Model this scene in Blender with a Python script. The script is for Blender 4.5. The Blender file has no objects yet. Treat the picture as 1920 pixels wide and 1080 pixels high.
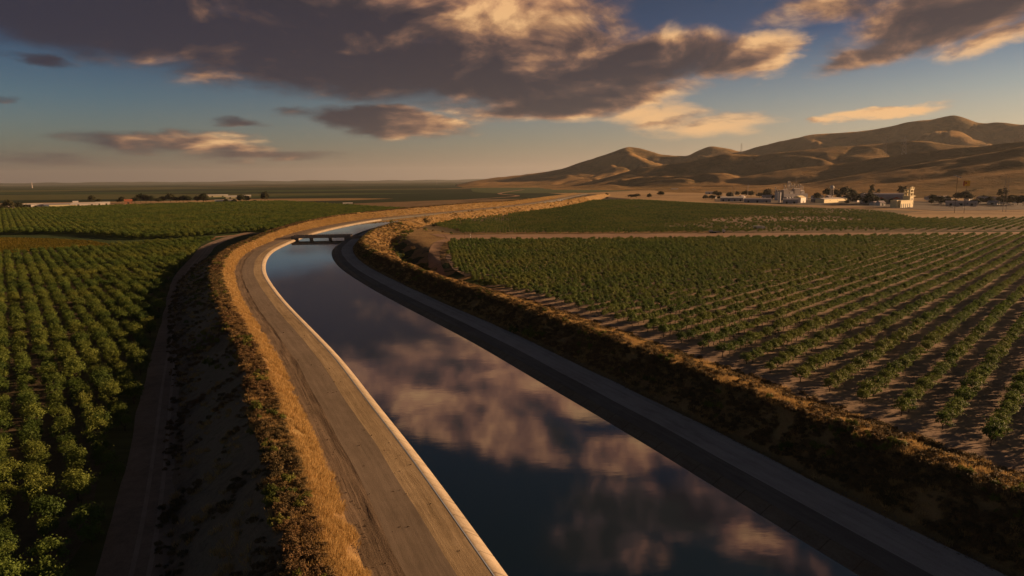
import bpy, math, random
import numpy as np
from mathutils import Vector, Matrix, noise as mnoise
from mathutils.geometry import delaunay_2d_cdt
random.seed(7); RS = np.random.RandomState(11)
D = bpy.data; S = bpy.context.scene; COL = S.collection
CAMZ = 45.0; F = 1280.0; PITCH = math.atan((540-337.5)/F); ROLL = math.radians(0.45)
SUN_AZ, SUN_EL = 75.0, 10.5
SUN_AZ, SUN_EL = 75.0, 12.5
SKY_TINT = [(0.0, (0.54, 0.60, 0.74)), (0.2, (0.22, 0.36, 0.54)), (0.36, (0.06, 0.135, 0.27)), (0.6, (0.03, 0.08, 0.125)), (1.0, (0.02, 0.065, 0.085))]
SKYK = 0.1
VEIL = (0.46, 0.33, 0.21); LOWL = (0.058, 0.055, 0.070); LOWR = (0.50, 0.34, 0.22)
WS = 0.86; SUNE = 5.0; SUNC = (1.0, 0.59, 0.30); EXPO = 0.75; HAZE = 0.000017


def gp(px, py, z=0.0):
    """ground point seen at a place of the photograph, at height z (survey helper)"""
    x = (px-960)/F; y = -(py-540)/F
    c, s = math.cos(ROLL), math.sin(ROLL)
    X = x*c+y*s; Y = -x*s+y*c
    cp, sp = math.cos(PITCH), math.sin(PITCH)
    r = (X, cp+Y*sp, -sp+Y*cp); t = (z-CAMZ)/r[2]
    return (r[0]*t, r[1]*t)

# ------------------------------------------------------------------ helpers
def tag(o, label=None, cat=None, group=None, kind=None):
    if label: o['label'] = label
    if cat: o['category'] = cat
    if group: o['group'] = group
    if kind: o['kind'] = kind
    return o
def empty(name, loc=(0, 0, 0), rz=0.0, label=None, cat=None, group=None):
    o = D.objects.new(name, None); COL.objects.link(o)
    o.location = loc; o.rotation_euler = (0, 0, rz); o.empty_display_size = 0.5
    return tag(o, label, cat, group)
def mesh_np(name, verts, quads=None, tris=None, mats=None, smooth=False, parent=None, link=True):
    me = D.meshes.new(name)
    verts = np.asarray(verts, dtype=np.float32).reshape(-1, 3)
    loops = []; starts = []; n = 0
    if quads is not None and len(quads):
        q = np.asarray(quads, dtype=np.int32).reshape(-1, 4); loops.append(q.ravel()); starts.append(np.arange(len(q))*4); n = q.size
    if tris is not None and len(tris):
        t = np.asarray(tris, dtype=np.int32).reshape(-1, 3); loops.append(t.ravel()); starts.append(n+np.arange(len(t))*3)
    me.vertices.add(len(verts)); me.vertices.foreach_set('co', verts.ravel())
    if loops:
        L = np.concatenate(loops); st = np.concatenate(starts).astype(np.int32)
        me.loops.add(len(L)); me.loops.foreach_set('vertex_index', L)
        me.polygons.add(len(st)); me.polygons.foreach_set('loop_start', st)
        if smooth: me.polygons.foreach_set('use_smooth', np.ones(len(st), dtype=bool))
    me.update(calc_edges=True)
    for m in (mats or []): me.materials.append(m)
    o = D.objects.new(name, me)
    if link: COL.objects.link(o)
    if parent: o.parent = parent
    return o
class MB:
    def __init__(s): s.v = []; s.f = []
    def add(s, vs, fs):
        b = len(s.v); s.v += [tuple(v) for v in vs]; s.f += [tuple(b+i for i in f) for f in fs]; return s
    def box(s, x0, x1, y0, y1, z0, z1):
        return s.add([(x0,y0,z0),(x1,y0,z0),(x1,y1,z0),(x0,y1,z0),(x0,y0,z1),(x1,y0,z1),(x1,y1,z1),(x0,y1,z1)],
                     [(3,2,1,0),(4,5,6,7),(0,1,5,4),(1,2,6,5),(2,3,7,6),(3,0,4,7)])
    def bar(s, a, b, r0, r1=None, n=6):
        r1 = r0 if r1 is None else r1
        a = Vector(a); b = Vector(b); d = (b-a).normalized()
        u = d.orthogonal().normalized(); w = d.cross(u)
        vs = [a+(u*math.cos(6.2832*i/n)+w*math.sin(6.2832*i/n))*r0 for i in range(n)]
        vs += [b+(u*math.cos(6.2832*i/n)+w*math.sin(6.2832*i/n))*r1 for i in range(n)]
        fs = [(i, (i+1) % n, n+(i+1) % n, n+i) for i in range(n)]
        return s.add(vs, fs+[tuple(range(n-1, -1, -1)), tuple(range(n, 2*n))])
    def gable(s, x0, x1, y0, y1, z0, z1, along='x', ov=0.0):
        x0 -= ov; x1 += ov; y0 -= ov; y1 += ov
        if along == 'x':
            ym = (y0+y1)/2
            vs = [(x0,y0,z0),(x1,y0,z0),(x1,y1,z0),(x0,y1,z0),(x0,ym,z1),(x1,ym,z1)]
        else:
            xm = (x0+x1)/2
            vs = [(x1,y0,z0),(x1,y1,z0),(x0,y1,z0),(x0,y0,z0),(xm,y0,z1),(xm,y1,z1)]
        return s.add(vs, [(0,1,5,4),(2,3,4,5),(0,4,3),(1,2,5),(3,2,1,0)])
    def sphere(s, c, r, nu=12, nv=8, sz=1.0):
        vs = []; fs = []
        for j in range(nv+1):
            t = math.pi*j/nv
            for i in range(nu):
                p = 6.2832*i/nu; vs.append((c[0]+r*math.sin(t)*math.cos(p), c[1]+r*math.sin(t)*math.sin(p), c[2]+r*sz*math.cos(t)))
        for j in range(nv):
            for i in range(nu): fs.append((j*nu+i, (j+1)*nu+i, (j+1)*nu+(i+1) % nu, j*nu+(i+1) % nu))
        return s.add(vs, fs)
    def build(s, name, m, parent=None, smooth=False, **k):
        me = D.meshes.new(name); me.from_pydata(s.v, [], s.f); me.update()
        if smooth: me.polygons.foreach_set('use_smooth', [True]*len(me.polygons))
        me.materials.append(m)
        o = D.objects.new(name, me); COL.objects.link(o)
        if parent: o.parent = parent
        return tag(o, **k) if k else o
def copy_tree(o, parent=None):
    c = o.copy(); COL.objects.link(c)
    if parent: c.parent = parent
    for ch in o.children: copy_tree(ch, c)
    return c

# ------------------------------------------------------------------ materials
def nodes(m):
    nt = m.node_tree; nt.nodes.clear()
    def N(t, **k):
        n = nt.nodes.new(t)
        for a, b in k.items():
            if a == 'inp':
                for i, v in b.items():
                    if isinstance(v, bpy.types.NodeSocket): nt.links.new(v, n.inputs[i])
                    else: n.inputs[i].default_value = v
            else: setattr(n, a, b)
        return n
    return nt, N
def rgba(c): return (c[0], c[1], c[2], 1)
def ramp(N, fac, stops, interp='LINEAR'):
    r = N('ShaderNodeValToRGB', inp={0: fac}); cr = r.color_ramp; cr.interpolation = interp
    while len(cr.elements) < len(stops): cr.elements.new(0.5)
    for e, (p, c) in zip(cr.elements, stops): e.position = p; e.color = rgba(c)
    return r.outputs[0]
def mixc(N, f, a, b, mode='MIX'):
    n = N('ShaderNodeMix', data_type='RGBA', blend_type=mode)
    lk = n.id_data.links
    for i, v in ((0, f), (6, a), (7, b)):
        if isinstance(v, bpy.types.NodeSocket): lk.new(v, n.inputs[i])
        else: n.inputs[i].default_value = v if not isinstance(v, tuple) else (rgba(v) if len(v) == 3 else v)
    return n.outputs[2]
def noise(N, vec, scale, detail=4, rough=0.55, dist=0.0):
    return N('ShaderNodeTexNoise', inp={'Vector': vec, 'Scale': scale, 'Detail': detail, 'Roughness': rough, 'Distortion': dist}).outputs[0]
def maprange(N, v, a, b, c=0.0, d=1.0, smooth=False):
    return N('ShaderNodeMapRange', interpolation_type='SMOOTHSTEP' if smooth else 'LINEAR', inp={0: v, 1: a, 2: b, 3: c, 4: d}).outputs[0]
def math_(N, op, a, b=0.0, c=0.0, clamp=False):
    n = N('ShaderNodeMath', operation=op, use_clamp=clamp, inp={0: a, 1: b})
    if op in ('MULTIPLY_ADD',):
        if isinstance(c, bpy.types.NodeSocket): n.id_data.links.new(c, n.inputs[2])
        else: n.inputs[2].default_value = c
    return n.outputs[0]
def newmat(name): m = D.materials.new(name); m.use_nodes = True; return m

def ground_mat(name, cols, s1=0.02, s2=0.6, s3=6.0, bump=0.3, rough=0.95, stretch=None, spec=0.15, bdist=0.15):
    """earthy surface: three scales of noise between four colours"""
    m = newmat(name); nt, N = nodes(m)
    geo = N('ShaderNodeNewGeometry').outputs[0]
    v = geo
    if stretch: v = N('ShaderNodeMapping', inp={'Vector': geo, 'Rotation': (0, 0, stretch[0]), 'Scale': (stretch[1], stretch[2], 1)}).outputs[0]
    n1 = noise(N, geo, s1, 5, 0.6); n2 = noise(N, v, s2, 6, 0.65, 0.4); n3 = noise(N, geo, s3, 3, 0.7)
    f = math_(N, 'ADD', math_(N, 'MULTIPLY', n1, 0.45), math_(N, 'ADD', math_(N, 'MULTIPLY', n2, 0.4), math_(N, 'MULTIPLY', n3, 0.25)))
    k = len(cols)
    c = ramp(N, f, [(0.36+0.34*i/(k-1), cc) for i, cc in enumerate(cols)])
    b = N('ShaderNodeBump', inp={'Strength': bump, 'Distance': bdist, 'Height': math_(N, 'ADD', n2, math_(N, 'MULTIPLY', n3, 0.5))}).outputs[0]
    p = N('ShaderNodeBsdfPrincipled', inp={'Base Color': c, 'Roughness': rough, 'Specular IOR Level': spec, 'Normal': b})
    o = N('ShaderNodeOutputMaterial', inp={0: p.outputs[0]}); return m
def band_mat(name, cols, streak=1.0, joints=False, fine=7.0, rough=0.95, bump=0.3, bdist=0.05):
    """surface along the canal: wear streaks run lengthways, slab joints run across"""
    m = newmat(name); nt, N = nodes(m)
    geo = N('ShaderNodeNewGeometry').outputs[0]; sc = N('ShaderNodeAttribute', attribute_name='sc').outputs['Vector']
    w = N('ShaderNodeVectorMath', operation='ADD', inp={0: sc, 1: N('ShaderNodeVectorMath', operation='SCALE', inp={0: noise_c(N, geo, 0.06), 'Scale': 1.1}).outputs[0]}).outputs[0]
    st = noise(N, N('ShaderNodeMapping', inp={'Vector': w, 'Scale': (0.03, 1.1*streak, 1)}).outputs[0], 1.0, 4, 0.62)
    n1 = noise(N, geo, 0.07, 5, 0.65); n3 = noise(N, geo, fine, 3, 0.75)
    n4 = noise(N, N('ShaderNodeMapping', inp={'Vector': sc, 'Scale': (0.25, 0.9, 1)}).outputs[0], 1.0, 5, 0.7)
    f = math_(N, 'ADD', math_(N, 'MULTIPLY', st, 0.26), math_(N, 'ADD', math_(N, 'MULTIPLY', n1, 0.28), math_(N, 'ADD', math_(N, 'MULTIPLY', n3, 0.26), math_(N, 'MULTIPLY', n4, 0.24))))
    k = len(cols); c = ramp(N, f, [(0.40+0.25*i/(k-1), cc) for i, cc in enumerate(cols)])
    if joints:
        sx = N('ShaderNodeSeparateXYZ', inp={0: sc}).outputs[0]
        fr = math_(N, 'FRACT', math_(N, 'DIVIDE', sx, 4.5)); j = math_(N, 'LESS_THAN', fr, 0.035)
        c = mixc(N, math_(N, 'MULTIPLY', j, 0.6), c, (0.05, 0.04, 0.03))
        st2 = noise(N, N('ShaderNodeMapping', inp={'Vector': sc, 'Scale': (0.8, 0.15, 1)}).outputs[0], 1.0, 5, 0.7)
        c = mixc(N, maprange(N, st2, 0.52, 0.72, 0, 0.55), c, (0.16, 0.12, 0.08))
    b = N('ShaderNodeBump', inp={'Strength': bump, 'Distance': bdist, 'Height': math_(N, 'ADD', st, math_(N, 'MULTIPLY', n3, 0.7))}).outputs[0]
    p = N('ShaderNodeBsdfPrincipled', inp={'Base Color': c, 'Roughness': rough, 'Specular IOR Level': 0.15, 'Normal': b})
    N('ShaderNodeOutputMaterial', inp={0: p.outputs[0]}); return m
def noise_c(N, vec, scale): return N('ShaderNodeVectorMath', operation='SUBTRACT', inp={0: N('ShaderNodeTexNoise', inp={'Vector': vec, 'Scale': scale, 'Detail': 3}).outputs[1], 1: (0.5, 0.5, 0.5)}).outputs[0]
def plain(name, col, rough=0.7, metal=0.0, var=0.15, scale=0.7, spec=0.3):
    m = newmat(name); nt, N = nodes(m)
    geo = N('ShaderNodeTexCoord').outputs[3]
    n = noise(N, geo, scale, 5, 0.65)
    c = ramp(N, n, [(0.3, tuple(x*(1-var) for x in col)), (0.7, tuple(min(1, x*(1+var)) for x in col))])
    p = N('ShaderNodeBsdfPrincipled', inp={'Base Color': c, 'Roughness': rough, 'Metallic': metal, 'Specular IOR Level': spec})
    N('ShaderNodeOutputMaterial', inp={0: p.outputs[0]}); return m
def leaf_mat(name, dark, light, tint, trans=0.25):
    m = newmat(name); nt, N = nodes(m)
    rnd = N('ShaderNodeObjectInfo').outputs['Random']
    geo = N('ShaderNodeNewGeometry')
    nz = noise(N, geo.outputs[0], 0.02, 3, 0.6); nf = noise(N, geo.outputs[0], 2.2, 2, 0.6)
    f = math_(N, 'ADD', math_(N, 'MULTIPLY', rnd, 0.45), math_(N, 'MULTIPLY', nf, 0.6))
    c = mixc(N, maprange(N, f, 0.2, 0.8), dark, light)
    c = mixc(N, maprange(N, math_(N, 'ADD', nz, math_(N, 'MULTIPLY', rnd, 0.18)), 0.5, 0.78), c, tint)
    d = N('ShaderNodeBsdfPrincipled', inp={'Base Color': c, 'Roughness': 0.65, 'Specular IOR Level': 0.2})
    t = N('ShaderNodeBsdfTranslucent', inp={0: mixc(N, 0.5, c, light)})
    mx = N('ShaderNodeMixShader', inp={0: trans, 1: d.outputs[0], 2: t.outputs[0]})
    N('ShaderNodeOutputMaterial', inp={0: mx.outputs[0]}); return m

M = {}
M['leaf_left'] = leaf_mat('leaf_left_orchard', (0.032, 0.062, 0.012), (0.14, 0.20, 0.036), (0.17, 0.185, 0.034))
M['leaf_right'] = leaf_mat('leaf_right_orchard', (0.040, 0.075, 0.018), (0.15, 0.215, 0.046), (0.19, 0.20, 0.045))
M['leaf_far'] = leaf_mat('leaf_dark_tree', (0.018, 0.026, 0.010), (0.045, 0.055, 0.020), (0.06, 0.055, 0.02), 0.15)
M['leaf_bush'] = leaf_mat('leaf_bush', (0.05, 0.075, 0.015), (0.16, 0.18, 0.035), (0.2, 0.19, 0.04))
M['leaf_yellow'] = leaf_mat('leaf_yellow_crop', (0.10, 0.095, 0.014), (0.22, 0.18, 0.024), (0.25, 0.18, 0.025))
M['straw'] = leaf_mat('dry_straw', (0.26, 0.17, 0.062), (0.62, 0.43, 0.18), (0.42, 0.27, 0.10), 0.35)
M['scrub'] = leaf_mat('scrub', (0.075, 0.058, 0.028), (0.19, 0.145, 0.06), (0.22, 0.13, 0.06), 0.2)
M['bark'] = plain('bark', (0.07, 0.05, 0.035), 0.95, scale=3)
M['field'] = None
M['orch_soil'] = ground_mat('orchard_soil', [(0.15, 0.11, 0.072), (0.25, 0.18, 0.125), (0.35, 0.25, 0.175), (0.22, 0.17, 0.10)], 0.03, 0.5, 3.0, 0.5)
M['olive_soil'] = ground_mat('weedy_soil', [(0.10, 0.085, 0.04), (0.15, 0.12, 0.06), (0.19, 0.14, 0.08), (0.12, 0.11, 0.045)], 0.012, 0.3, 2.0, 0.5)
M['left_soil'] = ground_mat('weedy_orchard_soil', [(0.06, 0.05, 0.028), (0.10, 0.08, 0.045), (0.15, 0.11, 0.07), (0.07, 0.075, 0.03)], 0.03, 0.5, 3.0, 0.5)  # darker, greener weedy floor of the left orchard
M['berm'] = ground_mat('berm_soil', [(0.10, 0.062, 0.030), (0.21, 0.13, 0.058), (0.33, 0.215, 0.09), (0.20, 0.15, 0.055)], 0.06, 0.7, 4.0, 0.9, bdist=0.35)
M['berm_dark'] = ground_mat('berm_outer_soil', [(0.11, 0.078, 0.05), (0.19, 0.13, 0.085), (0.28, 0.195, 0.125), (0.15, 0.12, 0.06)], 0.06, 0.6, 3.0, 1.0, bdist=0.4)
M['crack'] = band_mat('rough_verge', [(0.10, 0.074, 0.05), (0.19, 0.14, 0.095), (0.26, 0.19, 0.13), (0.33, 0.245, 0.165)], 1.6, fine=5.0, bump=0.7, bdist=0.10)
M['dirt'] = ground_mat('dirt_track', [(0.14, 0.107, 0.08), (0.25, 0.187, 0.14), (0.34, 0.26, 0.20)], 0.05, 0.45, 4.0, 0.8)
M['orange_dirt'] = ground_mat('pale_dirt_road', [(0.17, 0.105, 0.062), (0.30, 0.19, 0.12), (0.44, 0.29, 0.19)], 0.02, 0.35, 3.0, 0.3, stretch=(0.0, 0.12, 1.0))
M['gravel'] = band_mat('gravel_shoulder', [(0.20, 0.145, 0.08), (0.34, 0.25, 0.145), (0.45, 0.335, 0.20), (0.52, 0.40, 0.25)], 0.9, fine=9.0, bump=0.8, bdist=0.08)
M['road'] = band_mat('gravel_road', [(0.15, 0.118, 0.088), (0.21, 0.165, 0.122), (0.26, 0.205, 0.155), (0.32, 0.255, 0.195)], 1.0, bump=0.4)
M['ramp'] = ground_mat('ramp_gravel', [(0.16, 0.12, 0.085), (0.24, 0.18, 0.13), (0.30, 0.225, 0.165)], 0.05, 0.35, 7.0, 0.3, bdist=0.06)
M['rroad'] = band_mat('grey_service_road', [(0.22, 0.205, 0.19), (0.34, 0.32, 0.295), (0.41, 0.385, 0.36), (0.46, 0.43, 0.40)], 0.9)
M['asphalt'] = band_mat('dark_worn_strip', [(0.10, 0.09, 0.08), (0.145, 0.132, 0.118), (0.185, 0.168, 0.15), (0.24, 0.22, 0.195)], 1.4)
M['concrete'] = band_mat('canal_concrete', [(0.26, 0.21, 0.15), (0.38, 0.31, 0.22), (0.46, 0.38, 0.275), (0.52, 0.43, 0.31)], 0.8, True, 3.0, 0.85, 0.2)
M['dimmed'] = band_mat('dimmed_concrete', [(0.09, 0.08, 0.06), (0.15, 0.135, 0.105), (0.21, 0.185, 0.145)], 0.8, True, 3.0, 0.85, 0.2)  # shade of the right bank put into its lining colour; far left lining dulled too
M['bridge'] = ground_mat('bridge_concrete', [(0.16, 0.14, 0.125), (0.24, 0.21, 0.185), (0.30, 0.27, 0.24)], 0.2, 0.8, 4.0, 0.2, 0.85, bdist=0.03)
M['hill'] = None
M['dry'] = ground_mat('dry_grass_field', [(0.17, 0.115, 0.055), (0.31, 0.20, 0.095), (0.45, 0.30, 0.145), (0.24, 0.175, 0.08)], 0.004, 0.012, 0.1, 0.3, stretch=(0.5, 0.25, 1.0))
M['green_field'] = ground_mat('green_crop', [(0.035, 0.055, 0.02), (0.06, 0.085, 0.028), (0.085, 0.105, 0.035)], 0.004, 0.03, 0.3, 0.3)
M['yard'] = ground_mat('paved_yard', [(0.085, 0.07, 0.055), (0.14, 0.115, 0.09), (0.19, 0.16, 0.13)], 0.01, 0.05, 0.5, 0.1)

def far_ground_mat():
    m = newmat('valley_fields'); nt, N = nodes(m)
    geo = N('ShaderNodeNewGeometry').outputs[0]
    mp = N('ShaderNodeMapping', inp={'Vector': geo, 'Rotation': (0, 0, 0.35), 'Scale': (1/1500., 1/620., 1)}).outputs[0]
    vor = N('ShaderNodeTexVoronoi', distance='CHEBYCHEV', inp={'Vector': mp, 'Scale': 1.0, 'Randomness': 0.75})
    sep = N('ShaderNodeSeparateColor', inp={0: vor.outputs['Color']})
    c = ramp(N, sep.outputs[0], [(0.0, (0.020, 0.036, 0.012)), (0.25, (0.055, 0.085, 0.025)), (0.45, (0.026, 0.044, 0.014)), (0.62, (0.11, 0.115, 0.040)),
                                 (0.74, (0.045, 0.070, 0.020)), (0.84, (0.22, 0.15, 0.08)), (0.91, (0.028, 0.042, 0.014)), (1.0, (0.10, 0.075, 0.045))], 'CONSTANT')
    n = noise(N, geo, 0.02, 6, 0.7); c = mixc(N, 1.0, c, ramp(N, n, [(0.3, (0.6, 0.6, 0.6)), (0.7, (1.3, 1.25, 1.2))]), 'MULTIPLY')
    # rows of trees inside the blocks
    n3 = noise(N, N('ShaderNodeMapping', inp={'Vector': geo, 'Rotation': (0, 0, 0.2), 'Scale': (0.02, 0.25, 1)}).outputs[0], 1.0, 4, 0.7)
    c = mixc(N, 0.6, c, ramp(N, n3, [(0.35, (0.5, 0.5, 0.5)), (0.6, (1.2, 1.2, 1.2))]), 'MULTIPLY')
    p = N('ShaderNodeBsdfPrincipled', inp={'Base Color': c, 'Roughness': 0.95, 'Specular IOR Level': 0.1})
    N('ShaderNodeOutputMaterial', inp={0: p.outputs[0]}); return m
M['field'] = far_ground_mat()
def hill_mat():
    m = newmat('dry_grass_hills'); nt, N = nodes(m)
    geo = N('ShaderNodeNewGeometry').outputs[0]
    n1 = noise(N, geo, 0.0012, 5, 0.6); n2 = noise(N, geo, 0.012, 7, 0.68, 0.5); n3 = noise(N, geo, 0.12, 3, 0.7)
    f = math_(N, 'ADD', math_(N, 'MULTIPLY', n1, 0.5), math_(N, 'ADD', math_(N, 'MULTIPLY', n2, 0.4), math_(N, 'MULTIPLY', n3, 0.12)))
    c = ramp(N, f, [(0.38, (0.12, 0.092, 0.038)), (0.48, (0.24, 0.155, 0.062)), (0.56, (0.37, 0.22, 0.088)), (0.66, (0.21, 0.145, 0.058))])
    b = N('ShaderNodeBump', inp={'Strength': 0.9, 'Distance': 14.0, 'Height': n2}).outputs[0]
    p = N('ShaderNodeBsdfPrincipled', inp={'Base Color': c, 'Roughness': 1.0, 'Specular IOR Level': 0.05, 'Normal': b})
    N('ShaderNodeOutputMaterial', inp={0: p.outputs[0]}); return m
M['hill'] = hill_mat()
def water_mat():
    m = newmat('canal_water'); nt, N = nodes(m)
    geo = N('ShaderNodeNewGeometry').outputs[0]
    v = N('ShaderNodeMapping', inp={'Vector': geo, 'Scale': (0.35, 1.0, 1)}).outputs[0]
    n = noise(N, v, 1.1, 3, 0.5); n2 = noise(N, geo, 0.12, 3, 0.5)
    h = math_(N, 'ADD', math_(N, 'MULTIPLY', n, 0.25), n2)
    b = N('ShaderNodeBump', inp={'Strength': 0.10, 'Distance': 0.10, 'Height': h}).outputs[0]
    fr = N('ShaderNodeFresnel', inp={'IOR': 1.9, 'Normal': b}).outputs[0]
    d = N('ShaderNodeBsdfDiffuse', inp={0: (0.004, 0.011, 0.012, 1)})
    g = N('ShaderNodeBsdfGlossy', inp={0: (0.93, 0.95, 1, 1), 'Roughness': 0.03, 'Normal': b})
    mx = N('ShaderNodeMixShader', inp={0: math_(N, 'MULTIPLY_ADD', fr, 1.0, 0.12, clamp=True), 1: d.outputs[0], 2: g.outputs[0]})
    N('ShaderNodeOutputMaterial', inp={0: mx.outputs[0]}); return m
M['water'] = water_mat()
for k, c, r in (('white', (0.72, 0.66, 0.58), 0.6), ('cream', (0.78, 0.66, 0.38), 0.7), ('grey_wall', (0.42, 0.38, 0.38), 0.7), ('mauve_roof', (0.38, 0.33, 0.34), 0.5),
                ('steel', (0.45, 0.38, 0.33), 0.45), ('red_roof', (0.36, 0.12, 0.06), 0.8), ('dark', (0.03, 0.028, 0.026), 0.5), ('glass', (0.04, 0.045, 0.05), 0.15),
                ('yellow', (0.80, 0.46, 0.03), 0.5), ('red', (0.4, 0.03, 0.02), 0.5), ('tire', (0.02, 0.02, 0.02), 0.9), ('wood', (0.13, 0.09, 0.06), 0.9), ('pale_roof', (0.60, 0.55, 0.50), 0.5),
                ('silver', (0.5, 0.5, 0.5), 0.35), ('blue_paint', (0.10, 0.13, 0.18), 0.4), ('brick', (0.30, 0.15, 0.08), 0.85)):
    M[k] = plain(k+'_surface', c, r)

# ------------------------------------------------------------------ canal centreline
CPTS = [(93, -110), (76, -72), (46, 0), (17.5, 66.5), (3.3, 100.2), (-11.3, 132.4), (-23.9, 160.8), (-41.3, 196), (-61.3, 236.4), (-80.2, 277.3), (-97, 316.8), (-113, 363.4),
        (-125, 410.4), (-132.5, 464), (-137, 510), (-138.5, 560), (-136, 618), (-128, 690), (-112, 750), (-77, 830), (-22, 955), (25, 1075), (66, 1212), (108, 1380), (150, 1563), (190, 1750), (235, 1960)]
def catmull(P, n=12):
    P = [np.array(p, float) for p in P]; out = []
    P = [2*P[0]-P[1]]+P+[2*P[-1]-P[-2]]
    for i in range(1, len(P)-2):
        for k in range(n):
            t = k/n; a, b, c, d = P[i-1:i+3]
            out.append(0.5*((2*b)+(c-a)*t+(2*a-5*b+4*c-d)*t*t+(3*b-a-3*c+d)*t**3))
    out.append(P[-2]); return np.array(out)
def resample(P, step):
    d = np.r_[0, np.cumsum(np.linalg.norm(np.diff(P, axis=0), axis=1))]
    s = np.arange(0, d[-1], step); return np.c_[np.interp(s, d, P[:, 0]), np.interp(s, d, P[:, 1])]
CL = resample(catmull(CPTS), 3.0)
for _ in range(30): CL[1:-1] = (CL[:-2]+2*CL[1:-1]+CL[2:])/4
TG = np.gradient(CL, axis=0); TG /= np.linalg.norm(TG, axis=1)[:, None]
NR = np.c_[TG[:, 1], -TG[:, 0]]
SY = CL[:, 1]                                   # stations identified by their y
NS = len(CL)
def coff(x, y):
    """signed offset from the centreline (+ = right bank) for arrays of points"""
    x = np.atleast_1d(np.asarray(x, float)); y = np.atleast_1d(np.asarray(y, float)); out = np.empty(len(x)); st = np.empty(len(x))
    for i in range(0, len(x), 4000):
        dx = x[i:i+4000, None]-CL[None, :, 0]; dy = y[i:i+4000, None]-CL[None, :, 1]
        k = np.argmin(dx*dx+dy*dy, axis=1); r = np.arange(len(k))
        out[i:i+4000] = dx[r, k]*NR[k, 0]+dy[r, k]*NR[k, 1]; st[i:i+4000] = SY[k]
    return out, st
def I(y, pts): return np.interp(y, [p[0] for p in pts], [p[1] for p in pts])
def ss(t): t = np.clip(t, 0, 1); return t*t*(3-2*t)

def z_right(x, y, c=None):
    x = np.atleast_1d(np.asarray(x, float)); y = np.atleast_1d(np.asarray(y, float))
    if c is None: c, _ = coff(x, y)
    z = I(y, [(60, 8.6), (180, 8.3), (300, 6.0), (430, 5.0), (525, 4.7), (660, 2.0), (1000, 1.2), (1500, 1.0), (2300, 0.0)])
    rav = [(-108, 560), (-92, 500), (-78, 450), (-62, 400), (-52, 350), (-42, 305), (-30, 275), (-12, 250)]
    dm = np.full(len(x), 1e9); w = np.zeros(len(x))
    for (a, b), (c2, d2), wa in zip(rav[:-1], rav[1:], (0.4, 0.8, 1, 1, 1, 0.8, 0.35)):
        L2 = (c2-a)**2+(d2-b)**2; t = np.clip(((x-a)*(c2-a)+(y-b)*(d2-b))/L2, 0, 1)
        d = np.hypot(x-a-t*(c2-a), y-b-t*(d2-b)); k = d < dm; dm[k] = d[k]; w[k] = wa
    return z - 5.0*w*(1-ss(np.clip((dm-2)/11, 0, 1)))
EDGE_R = I(SY, [(60, 45), (250, 46), (330, 50), (420, 50), (560, 50), (2000, 50)])
EDGE_L = I(SY, [(60, -50.5), (300, -53), (440, -56), (600, -74), (760, -80), (2000, -78)])
ZL_CREST = I(SY, [(60, 7.9), (440, 8.0), (560, 8.2), (700, 9.5), (850, 11.5), (1000, 12), (1150, 9.5), (1800, 8)])
CREST_LI = I(SY, [(60, -34.2), (440, -35), (520, -40), (620, -50), (760, -56), (2000, -52)])
CREST_LO = I(SY, [(60, -38.2), (440, -40), (520, -46), (620, -56), (760, -62), (2000, -58)])
FOOT_L = I(SY, [(60, -30.8), (460, -31), (540, -35), (2000, -36)])
CREST_RI = I(SY, [(60, 37.2), (300, 36), (430, 33), (560, 33), (2000, 34)])
ZR_CREST = I(SY, [(60, 10.0), (300, 9.6), (430, 8.8), (540, 8.4), (640, 7.9), (850, 9.2), (1100, 10.2), (1500, 10), (2000, 7)])
gr = NR*EDGE_R[:, None]+CL
Z_EDGE_R = z_right(gr[:, 0], gr[:, 1], EDGE_R)

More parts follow.
